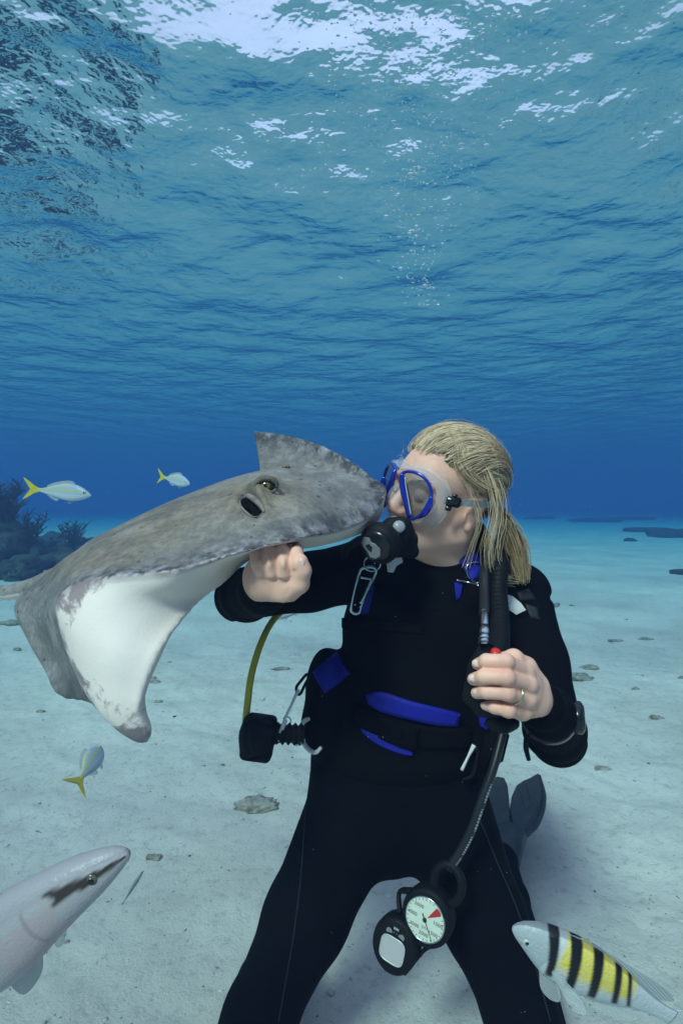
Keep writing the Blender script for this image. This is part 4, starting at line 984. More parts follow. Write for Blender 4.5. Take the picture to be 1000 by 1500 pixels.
# ---------------------------------------------------------------- gauge console
def text_geo(s, size, c, ex, ey, en):
    cu = bpy.data.curves.new('t', 'FONT'); cu.body = s; cu.size = size; cu.align_x = 'CENTER'; cu.align_y = 'CENTER'; cu.resolution_u = 2
    o = bpy.data.objects.new('t', cu); COL.objects.link(o); dg = bpy.context.evaluated_depsgraph_get(); me = bpy.data.meshes.new_from_object(o.evaluated_get(dg))
    V = [tuple(Vector(c) + Vector(ex) * v.co.x + Vector(ey) * v.co.y + Vector(en) * .0003) for v in me.vertices]; F = [tuple(p.vertices) for p in me.polygons]
    bpy.data.objects.remove(o); bpy.data.meshes.remove(me); bpy.data.curves.remove(cu); return V, F
def build_console():
    Yc = .95; root = empty('gauge_console', P(600, 1400, Yc), 'black dive console with round white pressure gauge and square screen on a hose', 'dive gauge')
    n = Vector((-.50, -.86, .12)).normalized(); ex, ey, n = frame(n)
    ex, ey = (ex * math.cos(-.16) + ey * math.sin(-.16)), (ey * math.cos(-.16) - ex * math.sin(-.16))
    cg, cc = P(625, 1343, Yc), P(578, 1384, Yc + .012)
    def ovalise(c, rx, ry, pr, seg=40):
        V, F = [], []
        for r, h in pr:
            for k in range(seg): t = 6.28318 * k / seg; V.append(tuple(c + ex * rx * r * math.cos(t) + ey * ry * r * math.sin(t) + n * h))
        for i in range(len(pr) - 1):
            for k in range(seg): b = (k + 1) % seg; F.append((i * seg + k, i * seg + b, (i + 1) * seg + b, (i + 1) * seg + k))
        F.append(tuple(range(seg))[::-1]); F.append(tuple((len(pr) - 1) * seg + k for k in range(seg))); return V, F
    boot = [(.80, -.030), (.97, -.024), (1.0, -.012), (1.0, 0), (.96, .006), (.88, .008)]
    mesh_obj('gauge_boot', *ovalise(cg, .044, .047, boot), black_rub, root); mesh_obj('screen_boot', *ovalise(cc, .040, .046, boot), black_rub, root)
    dialm = mat('dial', (.66, .68, .56), .35, spec=.6, coat=.4); dk = mat('dial_print', (.02, .02, .02), .5)
    d = mesh_obj('dial', *ovalise(cg, .0335, .0345, [(1.0, .006), (1.0, .0092), (.985, .0095)]), dialm, root, False)
    tube('bezel', [cg + ex * .0338 * math.cos(t) + ey * .0348 * math.sin(t) + n * .009 for t in np.linspace(0, 6.283, 48, endpoint=False)], .0013, chrome, d, 6, closed=True)
    at = lambda a, r, h=.0097: cg + (ex * math.cos(math.radians(a)) + ey * math.sin(math.radians(a))) * r + n * h
    w = [at(52, .005), at(60, .031), at(52, .0325), at(44, .0325), at(36, .031)]; mesh_obj('red_sector', *prism_geo(w[::-1], n, .0006), mat('dial_red', (.45, .03, .03), .4), d, False)
    for a, s in ((8, '1000'), (-40, '1500'), (-85, '2000'), (-135, '3000'), (178, '4000'), (128, '5000')):
        mesh_obj('dial_number', *text_geo(s, .0085, at(a, .0225), ex, ey, n), dk, d, False)
    mesh_obj('dial_number', *text_geo('psi', .009, at(-80, .0115), ex, ey, n), mat('dial_print_grey', (.2, .2, .19), .5), d, False)
    for k in range(60):
        if not 30 < k * 6 % 360 < 70 and k % 2 == 0: mesh_obj('dial_tick', *prism_geo([at(k * 6 - .8, .0295), at(k * 6 + .8, .0295), at(k * 6 + .8, .0325), at(k * 6 - .8, .0325)], n, .0004), dk, d, False)
    nd_ = mesh_obj('needle', *prism_geo([at(118, .010, .0112), at(128, .010, .0112), at(-55, .031, .0112), at(-57, .031, .0112)][::-1], n, .0005), dk, d, False); mesh_obj('hub', *lathe_geo(cg + n * .0097, n, [(.0035, 0), (.0035, .0018), (.002, .0024)], 16), dk, d)
    # screen
    sc = []; 
    for t in np.linspace(0, 6.283, 32, endpoint=False):
        c_, s_ = math.cos(t), math.sin(t); p_ = (abs(c_) ** 4 + abs(s_) ** 4) ** -.25; sc.append(cc + ex * .0215 * c_ * p_ + ey * .0205 * s_ * p_ - ey * .004 + n * .0095)
    s = mesh_obj('screen', *prism_geo(sc, n, .004, .0006), mat('screen_grey', (.48, .44, .44), .12, spec=.7, coat=.5), root, False)
    tube('screen_bezel', [q_ + n * .0002 for q_ in sc], .0011, steel_pale, s, 6, closed=True)
    for sx in (-1, 1): mesh_obj('button', *prism_geo([cc + ex * (sx * a) * .001 + ey * b * .001 + n * .0092 for a, b in (((5, 22), (16, 19), (17, 24), (13, 28), (8, 26)) if sx < 0 else ((5, 22), (8, 26), (13, 28), (17, 24), (16, 19)))], n, .003, .0003), mat('button_grey', (.20, .21, .21), .4), root, False)
    mesh_obj('screen_mark', *join_geo(*[prism_geo([cc + ex * (a + dx) + ey * (.031 + dy) + n * .0088 for dx, dy in ((-.0008, -.0018), (.0008, -.0018), (.0008, .0018), (-.0008, .0018))], n, .0006) for a in (-.0036, -.0012, .0012, .0036)]), steel_pale, root, False)
    for a in (-.0025, .0025): mesh_obj('contact_stud', *sphere_geo(cc + ex * a + ey * .0245 + n * .0088, .0011), chrome, root)
    # webs between the two boots and the lifting loop
    tube('boot_web', [cg - ex * .038 + ey * .020 - n * .01, cg - ex * .058 + ey * .006 - n * .012, cc - ex * .005 + ey * .046 - n * .01], [.008, .0065, .008], black_rub, root, 8, 20, flat=(1, .6))
    tube('boot_web', [cg + ex * .018 - ey * .040 - n * .01, cg + ex * .002 - ey * .062 - n * .012, cc + ex * .022 - ey * .040 - n * .01], [.008, .0055, .008], black_rub, root, 8, 20, flat=(1, .6))
    top = cg + ex * .020 + ey * .060 - n * .012
    tube('lifting_loop', [top + ex * .024 * math.cos(t) + ey * .031 * math.sin(t) for t in np.linspace(0, 6.283, 30, endpoint=False)], .0075, black_rub, root, 9, closed=True)
    hz = catmull([P(742, 1040, 1.0), P(735, 1075, .985), P(722, 1125, .965), P(706, 1170, .955), P(690, 1215, .95), P(672, 1250, .95), P(657, 1272, .955)], 60)
    hs = tube('hose', hz, .0078, mat('hose_black', (.012, .012, .014), .4), root, 12)
    rr = random.Random(4); pr = mat('hose_print', (.30, .31, .33), .6); V, F = [], []
    for i in range(24, 56):
        if i % 9 in (3, 4): continue
        p, t = Vector(hz[i]), (Vector(hz[i + 1]) - Vector(hz[i - 1])).normalized(); sd = t.cross(Vector((0, -1, 0))).normalized(); f = (Vector((0, -1, 0)) - sd * 0).normalized()
        c = p + (f * .92 - sd * .35).normalized() * .0079
        for j in range(2):
            o = c + t * (j * .0035); a = .0007; hgt = .0017 * rr.uniform(.6, 1); V2, F2 = box_geo(o, (a, .0004, hgt), Matrix((t, f, sd)).transposed(), .2); off = len(V); V += V2; F += [tuple(k + off for k in q_) for q_ in F2]
    mesh_obj('hose_lettering', V, F, pr, hs, False)
build_console()

# ---------------------------------------------------------------- swim fin
def build_fin():
    root = empty('swim_fin', P(740, 1250, 1.6), 'black split swim fin on the diver foot behind the knee', 'swim fin')
    m = mat('fin_rubber', (.018, .020, .022), .5, noise=(25, (.035, .038, .042)), bump=(160, .3, .002)); rb = mat('fin_rib', (.055, .06, .065), .5)
    def g_(px, py, dz=0.0):
        z = .125 + (py < 1230) * 0 + max(0, (1200 - py)) * .0006 + dz; Y = (CAM_H - z) * FPX / (py - HOR); return Vector(((px - 500) / FPX * Y, Y, z))
    outs = [[(727, 1252), (715, 1238), (706, 1212), (702, 1180), (706, 1154), (716, 1141), (728, 1137), (738, 1139), (743, 1150), (745, 1168), (746, 1184), (748, 1205), (748, 1235)],
            [(748, 1235), (748, 1205), (746, 1184), (749, 1166), (756, 1150), (766, 1143), (776, 1139), (788, 1132), (794, 1144), (796, 1165), (793, 1186), (786, 1204), (772, 1220), (757, 1232)]]
    for o in outs:
        ring = [g_(x, y) for x, y in o]; V, F = prism_geo(ring, (0, -.1, 1), .012, .002); b = mesh_obj('blade', V, F, m, root, False); recalc(b)
    for pts in (((716, 1215), (722, 1180), (727, 1150)), ((722, 1222), (731, 1185), (736, 1152)), ((735, 1228), (737, 1195), (739, 1165)), ((770, 1188), (764, 1165), (760, 1152)), ((780, 1180), (774, 1160), (770, 1146)), ((788, 1182), (788, 1160), (787, 1140))):
        tube('rib', [g_(x, y, .002) for x, y in pts], [.0022, .0018, .001], rb, root, 6, 10)
    for pts in (((712, 1232), (704, 1200), (704, 1160)), ((764, 1228), (788, 1204), (797, 1168), (790, 1136))): tube('side_rail', [g_(x, y, .001) for x, y in pts], [.009, .007, .004], m, root, 8, 18)
    V, F = tube_geo(catmull([P(728, 1272, 1.56), P(736, 1256, 1.60), g_(742, 1238, .0), g_(748, 1222, .0)], 20), np.linspace(.050, .046, 20), 16, flat=(1, .8)); mesh_obj('foot_pocket', V, F, m, root)
    ax = (AN_L - KN_L).normalized(); mesh_obj('heel_strap', *lathe_geo(P(735, 1270, 1.553) - ax * .01, ax, [(.038, 0), (.0425, .002), (.0425, .026), (.038, .028)], 24), mat('white_strap', (.55, .55, .53), .5), root)
build_fin()

# ---------------------------------------------------------------- fish
def fish_mat(name, rough=.35, alpha=1.0, bump=True):
    m = bpy.data.materials.new(name); m.use_nodes = True; b = m.node_tree.nodes['Principled BSDF']
    a = nd(m, 'ShaderNodeAttribute'); a.attribute_name = 'col'; lk(m, a.outputs['Color'], b.inputs['Base Color'])
    b.inputs['Roughness'].default_value = rough; b.inputs['Alpha'].default_value = alpha; b.inputs['Specular IOR Level'].default_value = .3
    if bump:
        tc = nd(m, 'ShaderNodeTexCoord'); v = nd(m, 'ShaderNodeTexVoronoi', Scale=1.0); mp = nd(m, 'ShaderNodeMapping'); lk(m, tc.outputs['Object'], mp.inputs['Vector']); lk(m, mp.outputs['Vector'], v.inputs['Vector'])
        mp.inputs['Scale'].default_value = (bump, bump, bump)
        bp = nd(m, 'ShaderNodeBump', Strength=.35, Distance=.0010); lk(m, v.outputs['Distance'], bp.inputs['Height']); lk(m, bp.outputs['Normal'], b.inputs['Normal'])
    return m
fin_pale = mat('fin_membrane', (.62, .66, .66), .4, alpha=.36); fin_yellow = mat('fin_yellow', (.70, .58, .04), .45, alpha=.92); fin_grey = mat('fin_grey', (.38, .42, .44), .4, alpha=.55)
eye_white = mat('fish_iris', (.55, .55, .50), .2, coat=.6); eye_black = mat('fish_pupil', (.005, .005, .006), .06, coat=.5); eye_ring = mat('fish_ring_iris', (.13, .11, .085), .15, coat=.3); eye_dark = mat('fish_dark_iris', (.10, .08, .06), .15, coat=.6)
def fish(name, label, nose, tail, up, prof, paint, fins, eye, skin, bend=0.0, group=None, K=44, N=150):
    """prof: rows (x, top, bottom, half width) in body lengths, x from the nose; paint(x, z, side) gives the colour; fins: (name, material, [(x, z)], y, thick)"""
    nose, tail = Vector(nose), Vector(tail); L = (tail - nose).length; ax = (tail - nose).normalized(); up = Vector(up); side = ax.cross(up).normalized(); up = side.cross(ax).normalized()
    def W(x, y, z): return nose + ax * (x * L) + side * (y * L + bend * L * max(0, x - .35) ** 2) + up * (z * L)
    root = empty(name, nose.lerp(tail, .45), label, 'fish', group)
    pr = np.array(prof); xs = np.linspace(0, 1, N) ** 1.25 * pr[-1, 0]; top, bot, wid = [np.interp(xs, pr[:, 0], pr[:, i]) for i in (1, 2, 3)]
    def sm(a):
        for _ in range(2): a[1:-1] = (a[:-2] + 2 * a[1:-1] + a[2:]) / 4
        return a
    top, bot, wid = sm(top), sm(bot), sm(wid); V, C = [], []
    for i in range(N):
        for k in range(K):
            t = 6.28318 * k / K; c, s = math.cos(t), math.sin(t); mid = (top[i] + bot[i]) / 2; hh = (top[i] - bot[i]) / 2
            y = wid[i] * np.sign(c) * abs(c) ** .85; z = mid + hh * np.sign(s) * abs(s) ** .95; V.append(tuple(W(xs[i], y, z))); C.append(paint(xs[i], (z - bot[i]) / max(top[i] - bot[i], 1e-5), c))
    F = [(i * K + k, i * K + (k + 1) % K, (i + 1) * K + (k + 1) % K, (i + 1) * K + k) for i in range(N - 1) for k in range(K)] + [tuple(range(K))[::-1], tuple((N - 1) * K + k for k in range(K))]
    b = mesh_obj('body', V, F, skin, root); recalc(b); set_col(b, 'col', C)
    for nm, m, pts, y, th in fins:
        pts = [p if len(p) == 3 else (p[0], y, p[1]) for p in pts]; cen = np.mean(np.array(pts), 0)
        ring = catmull(pts, max(24, 4 * len(pts)), True) if nm != 'tail_fin' else catmull(pts, 6 * len(pts), True); n = len(ring)
        A = [tuple(W(p[0], p[1] + th / 2, p[2])) for p in ring] + [tuple(W(p[0], p[1] - th / 2, p[2])) for p in ring]
        A += [tuple(W(cen[0], cen[1] + th, cen[2])), tuple(W(cen[0], cen[1] - th, cen[2]))]; Fs = [(k, (k + 1) % n, n + (k + 1) % n, n + k) for k in range(n)]
        Fs += [((k + 1) % n, k, 2 * n) for k in range(n)] + [(n + k, n + (k + 1) % n, 2 * n + 1) for k in range(n)]
        o = mesh_obj(nm, A, Fs, m, root, False); recalc(o)
    ex, ez, er, im = eye
    wi = float(np.interp(ex, xs, wid))
    for sd in (1, -1):
        R = Matrix((ax, side * sd, up)).transposed(); e = mesh_obj('eye', *sphere_geo(W(ex, sd * wi * .86, ez), (er * L, er * L * .5, er * L), R), im, root)
        mesh_obj('pupil', *sphere_geo(W(ex, sd * (wi * .86 + er * .30), ez), (er * L * .55, er * L * .30, er * L * .6), R), eye_black, e)
    return root
def snapper_paint(x, z, s):
    c = np.array([.50, .58, .64]) * (1 - z) + np.array([.34, .46, .55]) * z; c = c + .10 * (z < .35)
    d = abs(z - (.60 + .04 * (x < .3))); y = np.array([.66, .56, .05]); w = max(0, 1 - d / (.055 + .15 * max(0, x - .6))) if x > .1 else 0
    w = min(1, w * 1.6); 
    if x > .86: w = max(w, min(1, (x - .86) / .08))
    if z > .85 and x > .35: w = max(w, .45)
    return tuple(c * (1 - w) + y * w)
SN = [(0, .005, -.005, .004), (.04, .035, -.03, .022), (.12, .085, -.065, .045), (.22, .125, -.095, .058), (.36, .145, -.112, .062), (.5, .135, -.105, .056), (.65, .098, -.078, .042), (.78, .055, -.05, .025), (.88, .030, -.03, .014), (.95, .028, -.028, .010)]
snap_fins = [('tail_fin', fin_yellow, [(.93, .025), (1.02, .06), (1.12, .115), (1.235, .165), (1.15, .085), (1.07, .0), (1.14, -.09), (1.22, -.17), (1.11, -.115), (1.02, -.06), (.93, -.025)], 0, .006),
             ('dorsal_fin', fin_pale, [(.30, .14), (.36, .185), (.5, .175), (.66, .135), (.78, .085), (.76, .055), (.55, .12)], 0, .004), ('anal_fin', fin_pale, [(.56, -.09), (.60, -.135), (.70, -.105), (.78, -.055), (.68, -.07)], 0, .004),
             ('pectoral_fin', fin_pale, [(.26, -.02), (.32, .0), (.46, -.035), (.42, -.06), (.30, -.05)], .062, .003), ('pelvic_fin', fin_pale, [(.28, -.10), (.34, -.145), (.42, -.15), (.38, -.11)], .02, .003)]
def fin_rays(m, scale):
    b = m.node_tree.nodes['Principled BSDF']; a0 = b.inputs['Alpha'].default_value; tc = nd(m, 'ShaderNodeTexCoord'); w = nd(m, 'ShaderNodeTexWave', Scale=scale, Distortion=1.5, Detail=2.0); w.bands_direction = 'DIAGONAL'
    lk(m, tc.outputs['Object'], w.inputs['Vector']); mr = nd(m, 'ShaderNodeMapRange'); mr.inputs['To Min'].default_value = a0 * .7; mr.inputs['To Max'].default_value = min(1, a0 * 1.25); lk(m, w.outputs['Fac'], mr.inputs['Value']); lk(m, mr.outputs['Result'], b.inputs['Alpha'])
fin_rays(fin_pale, 300); fin_rays(fin_grey, 260); fin_rays(fin_yellow, 200)
snap_skin = fish_mat('snapper_skin', .3, bump=260)
Z = Vector((0, 0, 1))
fish('yellowtail_fish', 'slim pale fish with yellow stripe, swimming level in open water beside the reef', P(134, 726, 1.65), P(52, 717, 1.70), Z, SN, snapper_paint, snap_fins, (.10, .035, .026, eye_white), snap_skin, group='yellow tailed fish')
fish('yellowtail_fish', 'small bluish fish with yellow tail swimming just above the back of the stingray', P(278, 709, 2.3), P(239, 699, 2.42), Z, SN, snapper_paint, snap_fins, (.10, .035, .026, eye_white), snap_skin, group='yellow tailed fish')
fish('yellowtail_fish', 'pale blue fish with yellow forked tail seen from behind over bare sand', P(150, 1096, 1.22), P(117, 1143, 1.06), Vector((-.75, -.35, .75)), SN, snapper_paint, snap_fins, (.10, .035, .026, eye_white), snap_skin, group='yellow tailed fish')
fish('yellowtail_fish', 'silvery fish with yellow tail half hidden behind the diver bent arm', P(392, 906, 1.5), P(458, 885, 1.52), Z, SN, snapper_paint, snap_fins, (.10, .035, .026, eye_white), snap_skin, group='yellow tailed fish')
def slim_paint(x, z, s): return tuple(np.array([.30, .36, .36]) * (1 - .3 * z))
fish('slender_fish', 'tiny slender grey fish hovering over the sand ahead of the banded white fish', P(211, 1274, 1.25), P(181, 1322, 1.22), Vector((-.6, -.4, .6)), [(0, .004, -.004, .003), (.1, .04, -.035, .025), (.35, .075, -.065, .04), (.65, .06, -.05, .03), (.9, .02, -.02, .01), (1, .015, -.015, .006)], slim_paint,
     [('tail_fin', fin_grey, [(.95, .012), (1.08, .04), (1.05, .0), (1.08, -.04), (.95, -.012)], 0, .006)], (.09, .02, .018, eye_dark), fish_mat('slender_skin', .35, bump=False))
rr_ = np.random.default_rng(5); jag = rr_.normal(size=400)
def white_paint(x, z, s):
    c = np.array([.52, .48, .49]) * (.78 + .22 * (1 - z)); c = c - np.array([.06, .05, .04]) * (z > .72)
    # dark band from the lip through the eye
    zc = .47 + .95 * x; w = .135 * (1 + .02 * math.sin(x * 143) + .04 * math.sin(x * 67)) * min(1, .6 + 4 * x); e = (w - abs(z - zc)) / .035; q = (.238 + .012 * math.sin(z * 26) - x) / .016
    band = max(0, min(1, e)) * max(0, min(1, q)) * max(0, min(1, (x - .004) / .004)); g = 1 - .30 * math.exp(-((x - .325 + .10 * (z - .45) ** 2) / .006) ** 2) * (.15 < z < .72)
    mouth = .45 * math.exp(-((z - (.36 + 1.2 * x)) / .035) ** 2) * (x < .09)
    pink = np.array([1.06, .93, .94]) if .24 < x < .45 and z < .6 else np.ones(3)
    return tuple(c * g * (1 - mouth) * pink * (1 - band) + np.array([.055, .040, .034]) * band)
WF = [(0, .014, -.010, .010), (.008, .026, -.017, .018), (.025, .041, -.024, .026), (.054, .058, -.033, .036), (.09, .073, -.043, .045), (.13, .088, -.052, .053), (.2, .107, -.063, .062), (.3, .127, -.080, .071), (.4, .143, -.104, .076), (.52, .145, -.118, .072), (.64, .128, -.112, .060), (.78, .092, -.085, .040), (.9, .06, -.058, .022), (1, .05, -.05, .014)]
fish('banded_white_fish', 'large white fish with dark band through its eye, close above the sand', P(189, 1248, .60), P(-210, 1545, .58), Vector((-.57, -.16, .80)), WF, white_paint,
     [('tail_fin', fin_grey, [(.98, .045), (1.10, .11), (1.2, .15), (1.14, .0), (1.2, -.15), (1.10, -.11), (.98, -.045)], 0, .006), ('dorsal_fin', fin_grey, [(.36, .11), (.42, .175), (.55, .19), (.75, .165), (.9, .09), (.85, .06), (.6, .115)], 0, .005),
      ('pectoral_fin', fin_pale, [(.285, .070, -.030), (.32, .078, -.026), (.40, .10, -.075), (.455, .12, -.165), (.43, .118, -.175), (.36, .10, -.12), (.30, .076, -.062)], 0, .004), ('pelvic_fin', fin_grey, [(.42, -.09), (.46, -.16), (.55, -.185), (.54, -.10)], .02, .004)],
     (.112, .018, .0200, eye_ring), fish_mat('white_fish_skin', .38, bump=330), bend=.10)
def serg_paint(x, z, s):
    bars = [(.232, .026), (.357, .030), (.486, .028), (.615, .021), (.694, .013)]
    base = np.array([.60, .64, .66]) * (.85 + .15 * (1 - z))
    if x < .21: base = np.array([.40, .45, .46]) * (1 - .25 * z) + .05
    y = np.array([.80, .62, .02]); wy = np.clip((z - .36) / .22, 0, 1) * np.clip((x - .24) / .03, 0, 1) * np.clip((.72 - x) / .06, 0, 1) * (.8 + .2 * math.sin(x * 90) * math.sin(z * 70)); c = base * (1 - wy) + y * wy
    for bx, bw in bars:
        lean = bx + .11 * (.5 - z); k = max(0, min(1, (bw * (.75 + .4 * z) - abs(x - lean)) / .010 + .5)) * max(0, min(1, (z - .13) / .08)); c = c * (1 - k) + np.array([.010, .010, .014]) * k
    k = math.exp(-((x - .265) ** 2 + ((z - .17) * .25) ** 2) / .00022); c = c * (1 - k) + np.array([.02, .02, .03]) * k
    if z > .96: return tuple(c * .55)
    return tuple(c)
SG = [(0, 0.0157, -0.0134, 0.01), (0.012, 0.0381, -0.0291, 0.02), (0.04, 0.0694, -0.0493, 0.034), (0.107, 0.1086, -0.084, 0.056), (0.18, 0.1344, -0.1232, 0.072), (0.25, 0.1501, -0.1546, 0.08), (0.36, 0.1613, -0.168, 0.082), (0.453, 0.1624, -0.1624, 0.078), (0.56, 0.1456, -0.1389, 0.066), (0.64, 0.1277, -0.112, 0.054), (0.74, 0.0952, -0.0762, 0.036), (0.84, 0.0627, -0.0538, 0.022), (0.92, 0.0504, -0.047, 0.014), (0.98, 0.0504, -0.0504, 0.01)]
fish('striped_fish', 'small fish with five black bars and yellow back beside the diver knee', P(751, 1358, .455), P(992, 1500, .44), Vector((.25, -.25, .94)), SG, serg_paint,
     [('tail_fin', fin_pale, [(.96, .045), (1.06, .10), (1.2, .17), (1.15, .06), (1.1, .0), (1.15, -.06), (1.2, -.17), (1.06, -.10), (.96, -.045)], 0, .006), ('dorsal_fin', fin_grey, [(.22, .125), (.32, .165), (.48, .175), (.66, .165), (.84, .145), (.92, .10), (.80, .06), (.55, .13)], 0, .005),
      ('anal_fin', fin_pale, [(.50, -.13), (.57, -.185), (.70, -.20), (.82, -.15), (.80, -.055), (.64, -.095)], 0, .005), ('pelvic_fin', fin_pale, [(.235, .02, -.125), (.255, .03, -.17), (.30, .04, -.235), (.37, .045, -.26), (.42, .04, -.24), (.36, .03, -.16)], 0, .004),
      ('pectoral_fin', fin_pale, [(.26, .082, -.055), (.30, .088, -.04), (.44, .125, -.075), (.50, .135, -.135), (.44, .12, -.165), (.32, .09, -.10)], 0, .004)],
     (.085, -.004, .021, eye_white), fish_mat('striped_skin', .38, bump=420), bend=-.06)

# ---------------------------------------------------------------- reef, rubble, drifting specks
reef_m = mat('reef_rock', (.030, .034, .030), .95, noise=(3.5, (.085, .085, .062), .22), bump=(9, .9, .06)); bush_m = mat('sea_plume', (.022, .026, .020), .9, noise=(6, (.05, .05, .035)))
rub_m = mat('rubble', (.16, .15, .12), .95, noise=(38, (.40, .37, .31), .18), bump=(90, .9, .006))
def lump(name, c, r, m, seed, sub=4, amp=.35, label=None, cat=None, group=None, parent=None):
    bm = bmesh.new(); bmesh.ops.create_icosphere(bm, subdivisions=sub, radius=1.0); rg = np.random.default_rng(seed); ks = [(rg.normal(size=3) * f, rg.random() * 6.28, a) for f, a in [(1.6, .5)] * 4 + [(3.4, .3)] * 5 + [(7.5, .16)] * 7 + [(16, .08)] * 7]
    for v in bm.verts:
        d = sum(a * math.sin(float(np.dot(k, v.co)) + p) for k, p, a in ks) * amp; v.co = v.co * (1 + .5 * math.tanh(d)); v.co = Vector((v.co.x * r[0], v.co.y * r[1], v.co.z * r[2]))
    me = bpy.data.meshes.new(name); bm.to_mesh(me); bm.free(); o = _finish(name, me, m, parent, True, None); o.location = Vector(c) - (parent.location if parent else Vector()); o.matrix_parent_inverse = Matrix() if parent else o.matrix_parent_inverse
    tag(o, label, cat, group); return o
def ground(px, py):
    Y = CAM_H * FPX / (py - HOR); return Vector(((px - 500) / FPX * Y, Y, float(sand_z(np.array([(px - 500) / FPX * Y]), np.array([Y]))[0])))
def bush(c, h, spread, seed, label, n=11):
    rg = random.Random(seed); root = empty('sea_plume', c, label, 'soft coral', 'soft corals on the reef'); root_c = Vector(c)
    for i in range(n):
        a = rg.uniform(0, 6.28); lean = rg.uniform(.1, 1) * spread; top = Vector((math.cos(a) * lean, math.sin(a) * lean * .7, h * rg.uniform(.55, 1)));
        pts = catmull([root_c, root_c + top * .4 + Vector((0, 0, h * .1)), root_c + top], 9); gs = [tube_geo(pts, np.linspace(.028, .012, 9) * h, 5)]
        for k in range(2, 9):
            for j in range(5):
                b = rg.uniform(0, 6.28); d = Vector((math.cos(b), math.sin(b) * .8, rg.uniform(.3, 1.2))) * h * rg.uniform(.10, .22); p0 = Vector(pts[k]); gs.append(tube_geo([p0, p0 + d * .55 + Vector((0, 0, .01)), p0 + d], [.011 * h, .010 * h, .006 * h], 4))
        mesh_obj('branch', *join_geo(*gs), bush_m, root)
def build_reef():
    g1 = 'coral heads of the reef'
    for i, (x, y, r, lb) in enumerate([(-22, 838, (.50, .5, .62), 'tallest dark coral head at the edge of the reef'), (30, 836, (.30, .35, .36), 'dark coral head leaning on the tallest one'), (75, 832, (.40, .45, .22), 'low pale coral mound between the soft corals'), (118, 812, (.50, .5, .26), 'rounded coral mound behind the soft corals'),
                                  (32, 846, (.26, .25, .20), 'small greenish coral knob in front of the reef'), (70, 806, (.6, .6, .30), 'broad low coral ridge at the back of the reef')]):
        p = ground(x, y); lump('coral_mound', p + Vector((0, 0, r[2] * .45)), r, reef_m, 40 + i, 5, .75, lb, 'coral', g1)
    bush(ground(34, 838) + Vector((.05, .1, .30)), .66, .36, 1, 'widest bushy soft coral on the dark coral heads', 15); bush(ground(2, 838) + Vector((0, .1, .60)), .85, .34, 2, 'tall bushy soft coral crowning the tallest coral head', 15)
    bush(ground(106, 822) + Vector((0, 0, .1)), .62, .34, 3, 'separate bushy soft coral standing on the mound towards open sand', 16); bush(ground(62, 830) + Vector((0, .2, .12)), .36, .26, 4, 'short bushy soft coral low between the coral mounds', 9)
    bush(ground(128, 812) + Vector((0, 0, .1)), .30, .25, 6, 'smallest bushy soft coral at the open end of the reef', 8); bush(ground(18, 842) + Vector((0, -.2, .1)), .5, .4, 9, 'low bushy soft coral at the foot of the tallest coral head', 10)
    # far patches of rock out on the sand
    far = [(985, 786, (.70, .6, .24), 'broad low rock at the edge of the far sand'), (940, 778, (.9, .5, .16), 'flat rock patch beside the broad far rock'), (872, 764, (1.6, .8, .25), 'dim rock ridge where the sand meets blue water'), (925, 762, (1.8, .8, .22), 'second dim rock ridge where the sand meets blue water'),
           (998, 838, (.20, .16, .06), 'small dark stone at the side of the far sand'), (922, 792, (.22, .2, .07), 'small dark stone in front of the far rocks'), (790, 760, (1.2, .8, .2), 'faint rock patch behind the diver ponytail'), (600, 755, (1.5, .8, .3), 'faint rock patch behind the diver face')]
    for i, (x, y, r, lb) in enumerate(far): p = ground(x, y); lump('rock', p + Vector((0, 0, r[2] * .3)), r, reef_m, 80 + i, 4, .45, lb, 'rock', 'far rocks on the sand')
    # rubble on the sand: each a heap of broken coral
    near = [(374, 1176, .075, .022, 'flat heap of broken coral beside the diver thigh'), (226, 1253, .022, .012, 'small broken coral piece ahead of the banded white fish'), (850, 990, .085, .030, 'lumpy coral heap level with the diver elbow'), (862, 972, .05, .02, 'smaller coral heap behind the lumpy one'),
            (812, 886, .07, .035, 'dark coral knob beside the diver shoulder'), (838, 885, .035, .015, 'little coral knob next to the dark one'), (900, 935, .05, .012, 'thin coral strip on the mid sand'), (945, 934, .05, .012, 'second thin coral strip on the mid sand'), (14, 914, .075, .035, 'dark coral piece beneath the stingray tail'), (26, 950, .03, .016, 'small coral piece below the stingray pelvic fin'),
            (226, 1000, .035, .014, 'coral chip behind the hanging fin tip'), (232, 1028, .025, .012, 'dark coral chip near the hanging fin tip'), (222, 990, .028, .012, 'pale coral chip above the dark chip'), (410, 980, .05, .010, 'coral chip scatter inside the yellow hose bend'), (1000, 990, .03, .012, 'coral chip at the side of the mid sand'), (960, 1050, .04, .010, 'flat coral chip on the open sand'),
            (790, 1060, .02, .008, 'coral chip near the diver elbow'), (880, 1120, .03, .008, 'coral chip on the sand beyond the swim fin'), (770, 915, .05, .012, 'coral strip beside the diver upper arm'), (930, 1010, .02, .010, 'dark pebble on the open sand'), (60, 1040, .02, .008, 'dark pebble below the stingray fin')]
    for i, (x, y, w, h, lb) in enumerate(near): p = ground(x, y); lump('coral_piece', p + Vector((0, 0, h * .15)), (w, w * .6, h), rub_m, 120 + i, 4, .6, lb, 'coral piece', 'coral pieces on the sand')
    # loose grit, pebbles and shell bits, too many to count
    V, F = [], []; bm = bmesh.new(); bmesh.ops.create_icosphere(bm, subdivisions=1, radius=1.0); bv = np.array([v.co[:] for v in bm.verts]); bf = [tuple(v.index for v in f.verts) for f in bm.faces]; bm.free(); rg = np.random.default_rng(9)
    A = []
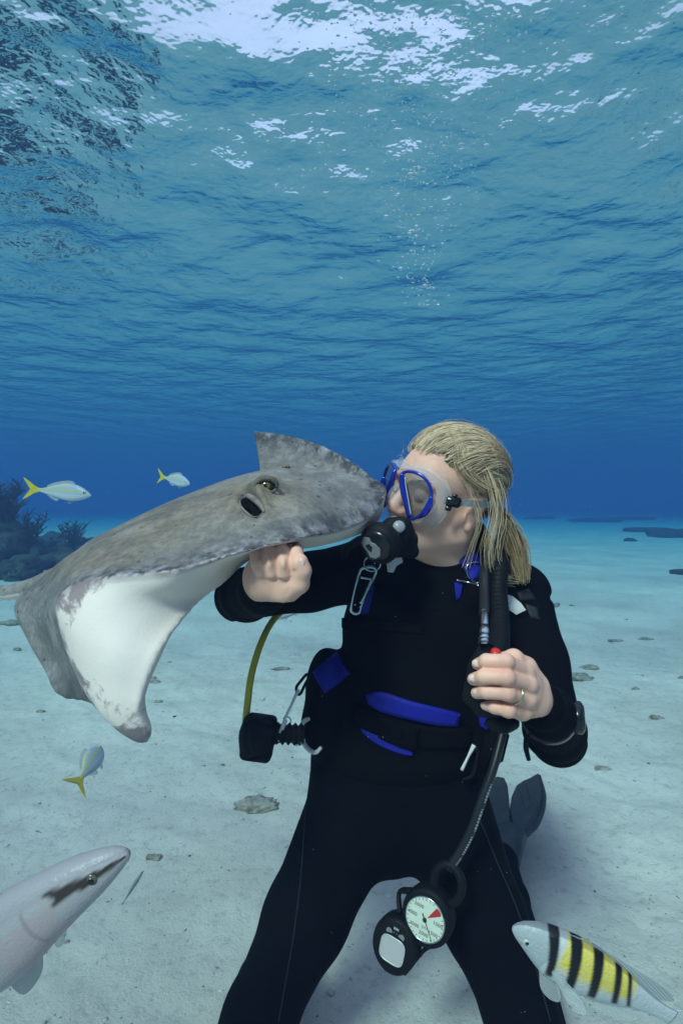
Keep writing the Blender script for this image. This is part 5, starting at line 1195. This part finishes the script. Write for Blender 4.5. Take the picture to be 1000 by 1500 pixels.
    for i in range(1700):
        Y = 1.15 + 7.5 * rg.random() ** 2.0; X = rg.uniform(-.72, .72) * Y; s = rg.uniform(.0012, .0036) * (1 + .35 * (Y - 1)) * (2.2 if rg.random() < .06 else 1); z = float(sand_z(np.array([X]), np.array([Y]))[0])
        q = bv * (1 + .35 * rg.normal(size=(len(bv), 1))) * np.array([s * rg.uniform(.7, 1.6), s, s * .55]); a = rg.random() * 6.28; q = np.stack([q[:, 0] * math.cos(a) - q[:, 1] * math.sin(a), q[:, 0] * math.sin(a) + q[:, 1] * math.cos(a), q[:, 2]], 1)
        o = len(V); V += [tuple(p) for p in q + np.array([X, Y, z])]; F += [tuple(k + o for k in f) for f in bf]; A += [rg.random()] * len(bv)
    gm = bpy.data.materials.new('grit'); gm.use_nodes = True; b = gm.node_tree.nodes['Principled BSDF']; b.inputs['Roughness'].default_value = .9; at = nd(gm, 'ShaderNodeAttribute'); at.attribute_name = 'tone'; cr = nd(gm, 'ShaderNodeValToRGB'); e = cr.color_ramp.elements; e[0].color = (.09, .085, .07, 1); e[1].color = (.72, .68, .62, 1); lk(gm, at.outputs['Fac'], cr.inputs['Fac']); lk(gm, cr.outputs['Color'], b.inputs['Base Color'])
    o = mesh_obj('sand_grit', V, F, gm); set_attr(o, 'tone', A); tag(o, 'loose shell grit strewn over the sand', kind='stuff')
    # exhaled bubbles rising to the surface, and specks adrift in the water
    def specks(name, pts, m, label, sub=1):
        V, F = [], []; bm = bmesh.new(); bmesh.ops.create_icosphere(bm, subdivisions=sub, radius=1.0); bv = np.array([v.co[:] for v in bm.verts]); bf = [tuple(v.index for v in f.verts) for f in bm.faces]; bm.free()
        for p, s in pts: o = len(V); V += [tuple(q) for q in bv * np.array(s) + np.array(p)]; F += [tuple(k + o for k in f) for f in bf]
        tag(mesh_obj(name, V, F, m), label, kind='stuff')
    bub = mat('air_bubble', (.72, .78, .84), .08, spec=1.0, alpha=.75); pts = []
    for i in range(760):
        u = rg.random(); py = 20 + 430 * u ** 1.6; cx = 625 - 10 * (py / 450) + 120 * (1 - py / 520) * rg.normal() * .8; Y = 2.6 + rg.normal() * .25
        s = rg.uniform(.0022, .0060) * (1.9 if rg.random() < .07 else 1); p = P(cx, py, Y)
        if p.z < SURF - .12: pts.append((p, (s * rg.uniform(.9, 1.5), s, s * .7)))
    for cx, py in ((617, 247), (605, 335), (602, 338), (655, 100), (735, 185), (740, 178), (890, 35), (610, 250)):
        for j in range(3): pts.append((P(cx + rg.normal() * 4, py + rg.normal() * 3, 2.6), (.010, .008, .006)))
    specks('air_bubbles', pts, bub, 'silvery air bubbles rising to the surface', 2)
    sn = mat('drifting_speck', (.55, .62, .66), .7, alpha=.8); pts = []
    for i in range(520):
        Y = rg.uniform(.55, 3.2); px, py = rg.uniform(-60, 1060), rg.uniform(150, 1500); p = P(px, py, Y)
        if p.z > .03: pts.append((p, np.array([1, .7, rg.uniform(.5, 1.6)]) * rg.uniform(.00035, .00085) * Y))
    specks('drifting_specks', pts, sn, 'pale specks adrift in the water')
build_reef()
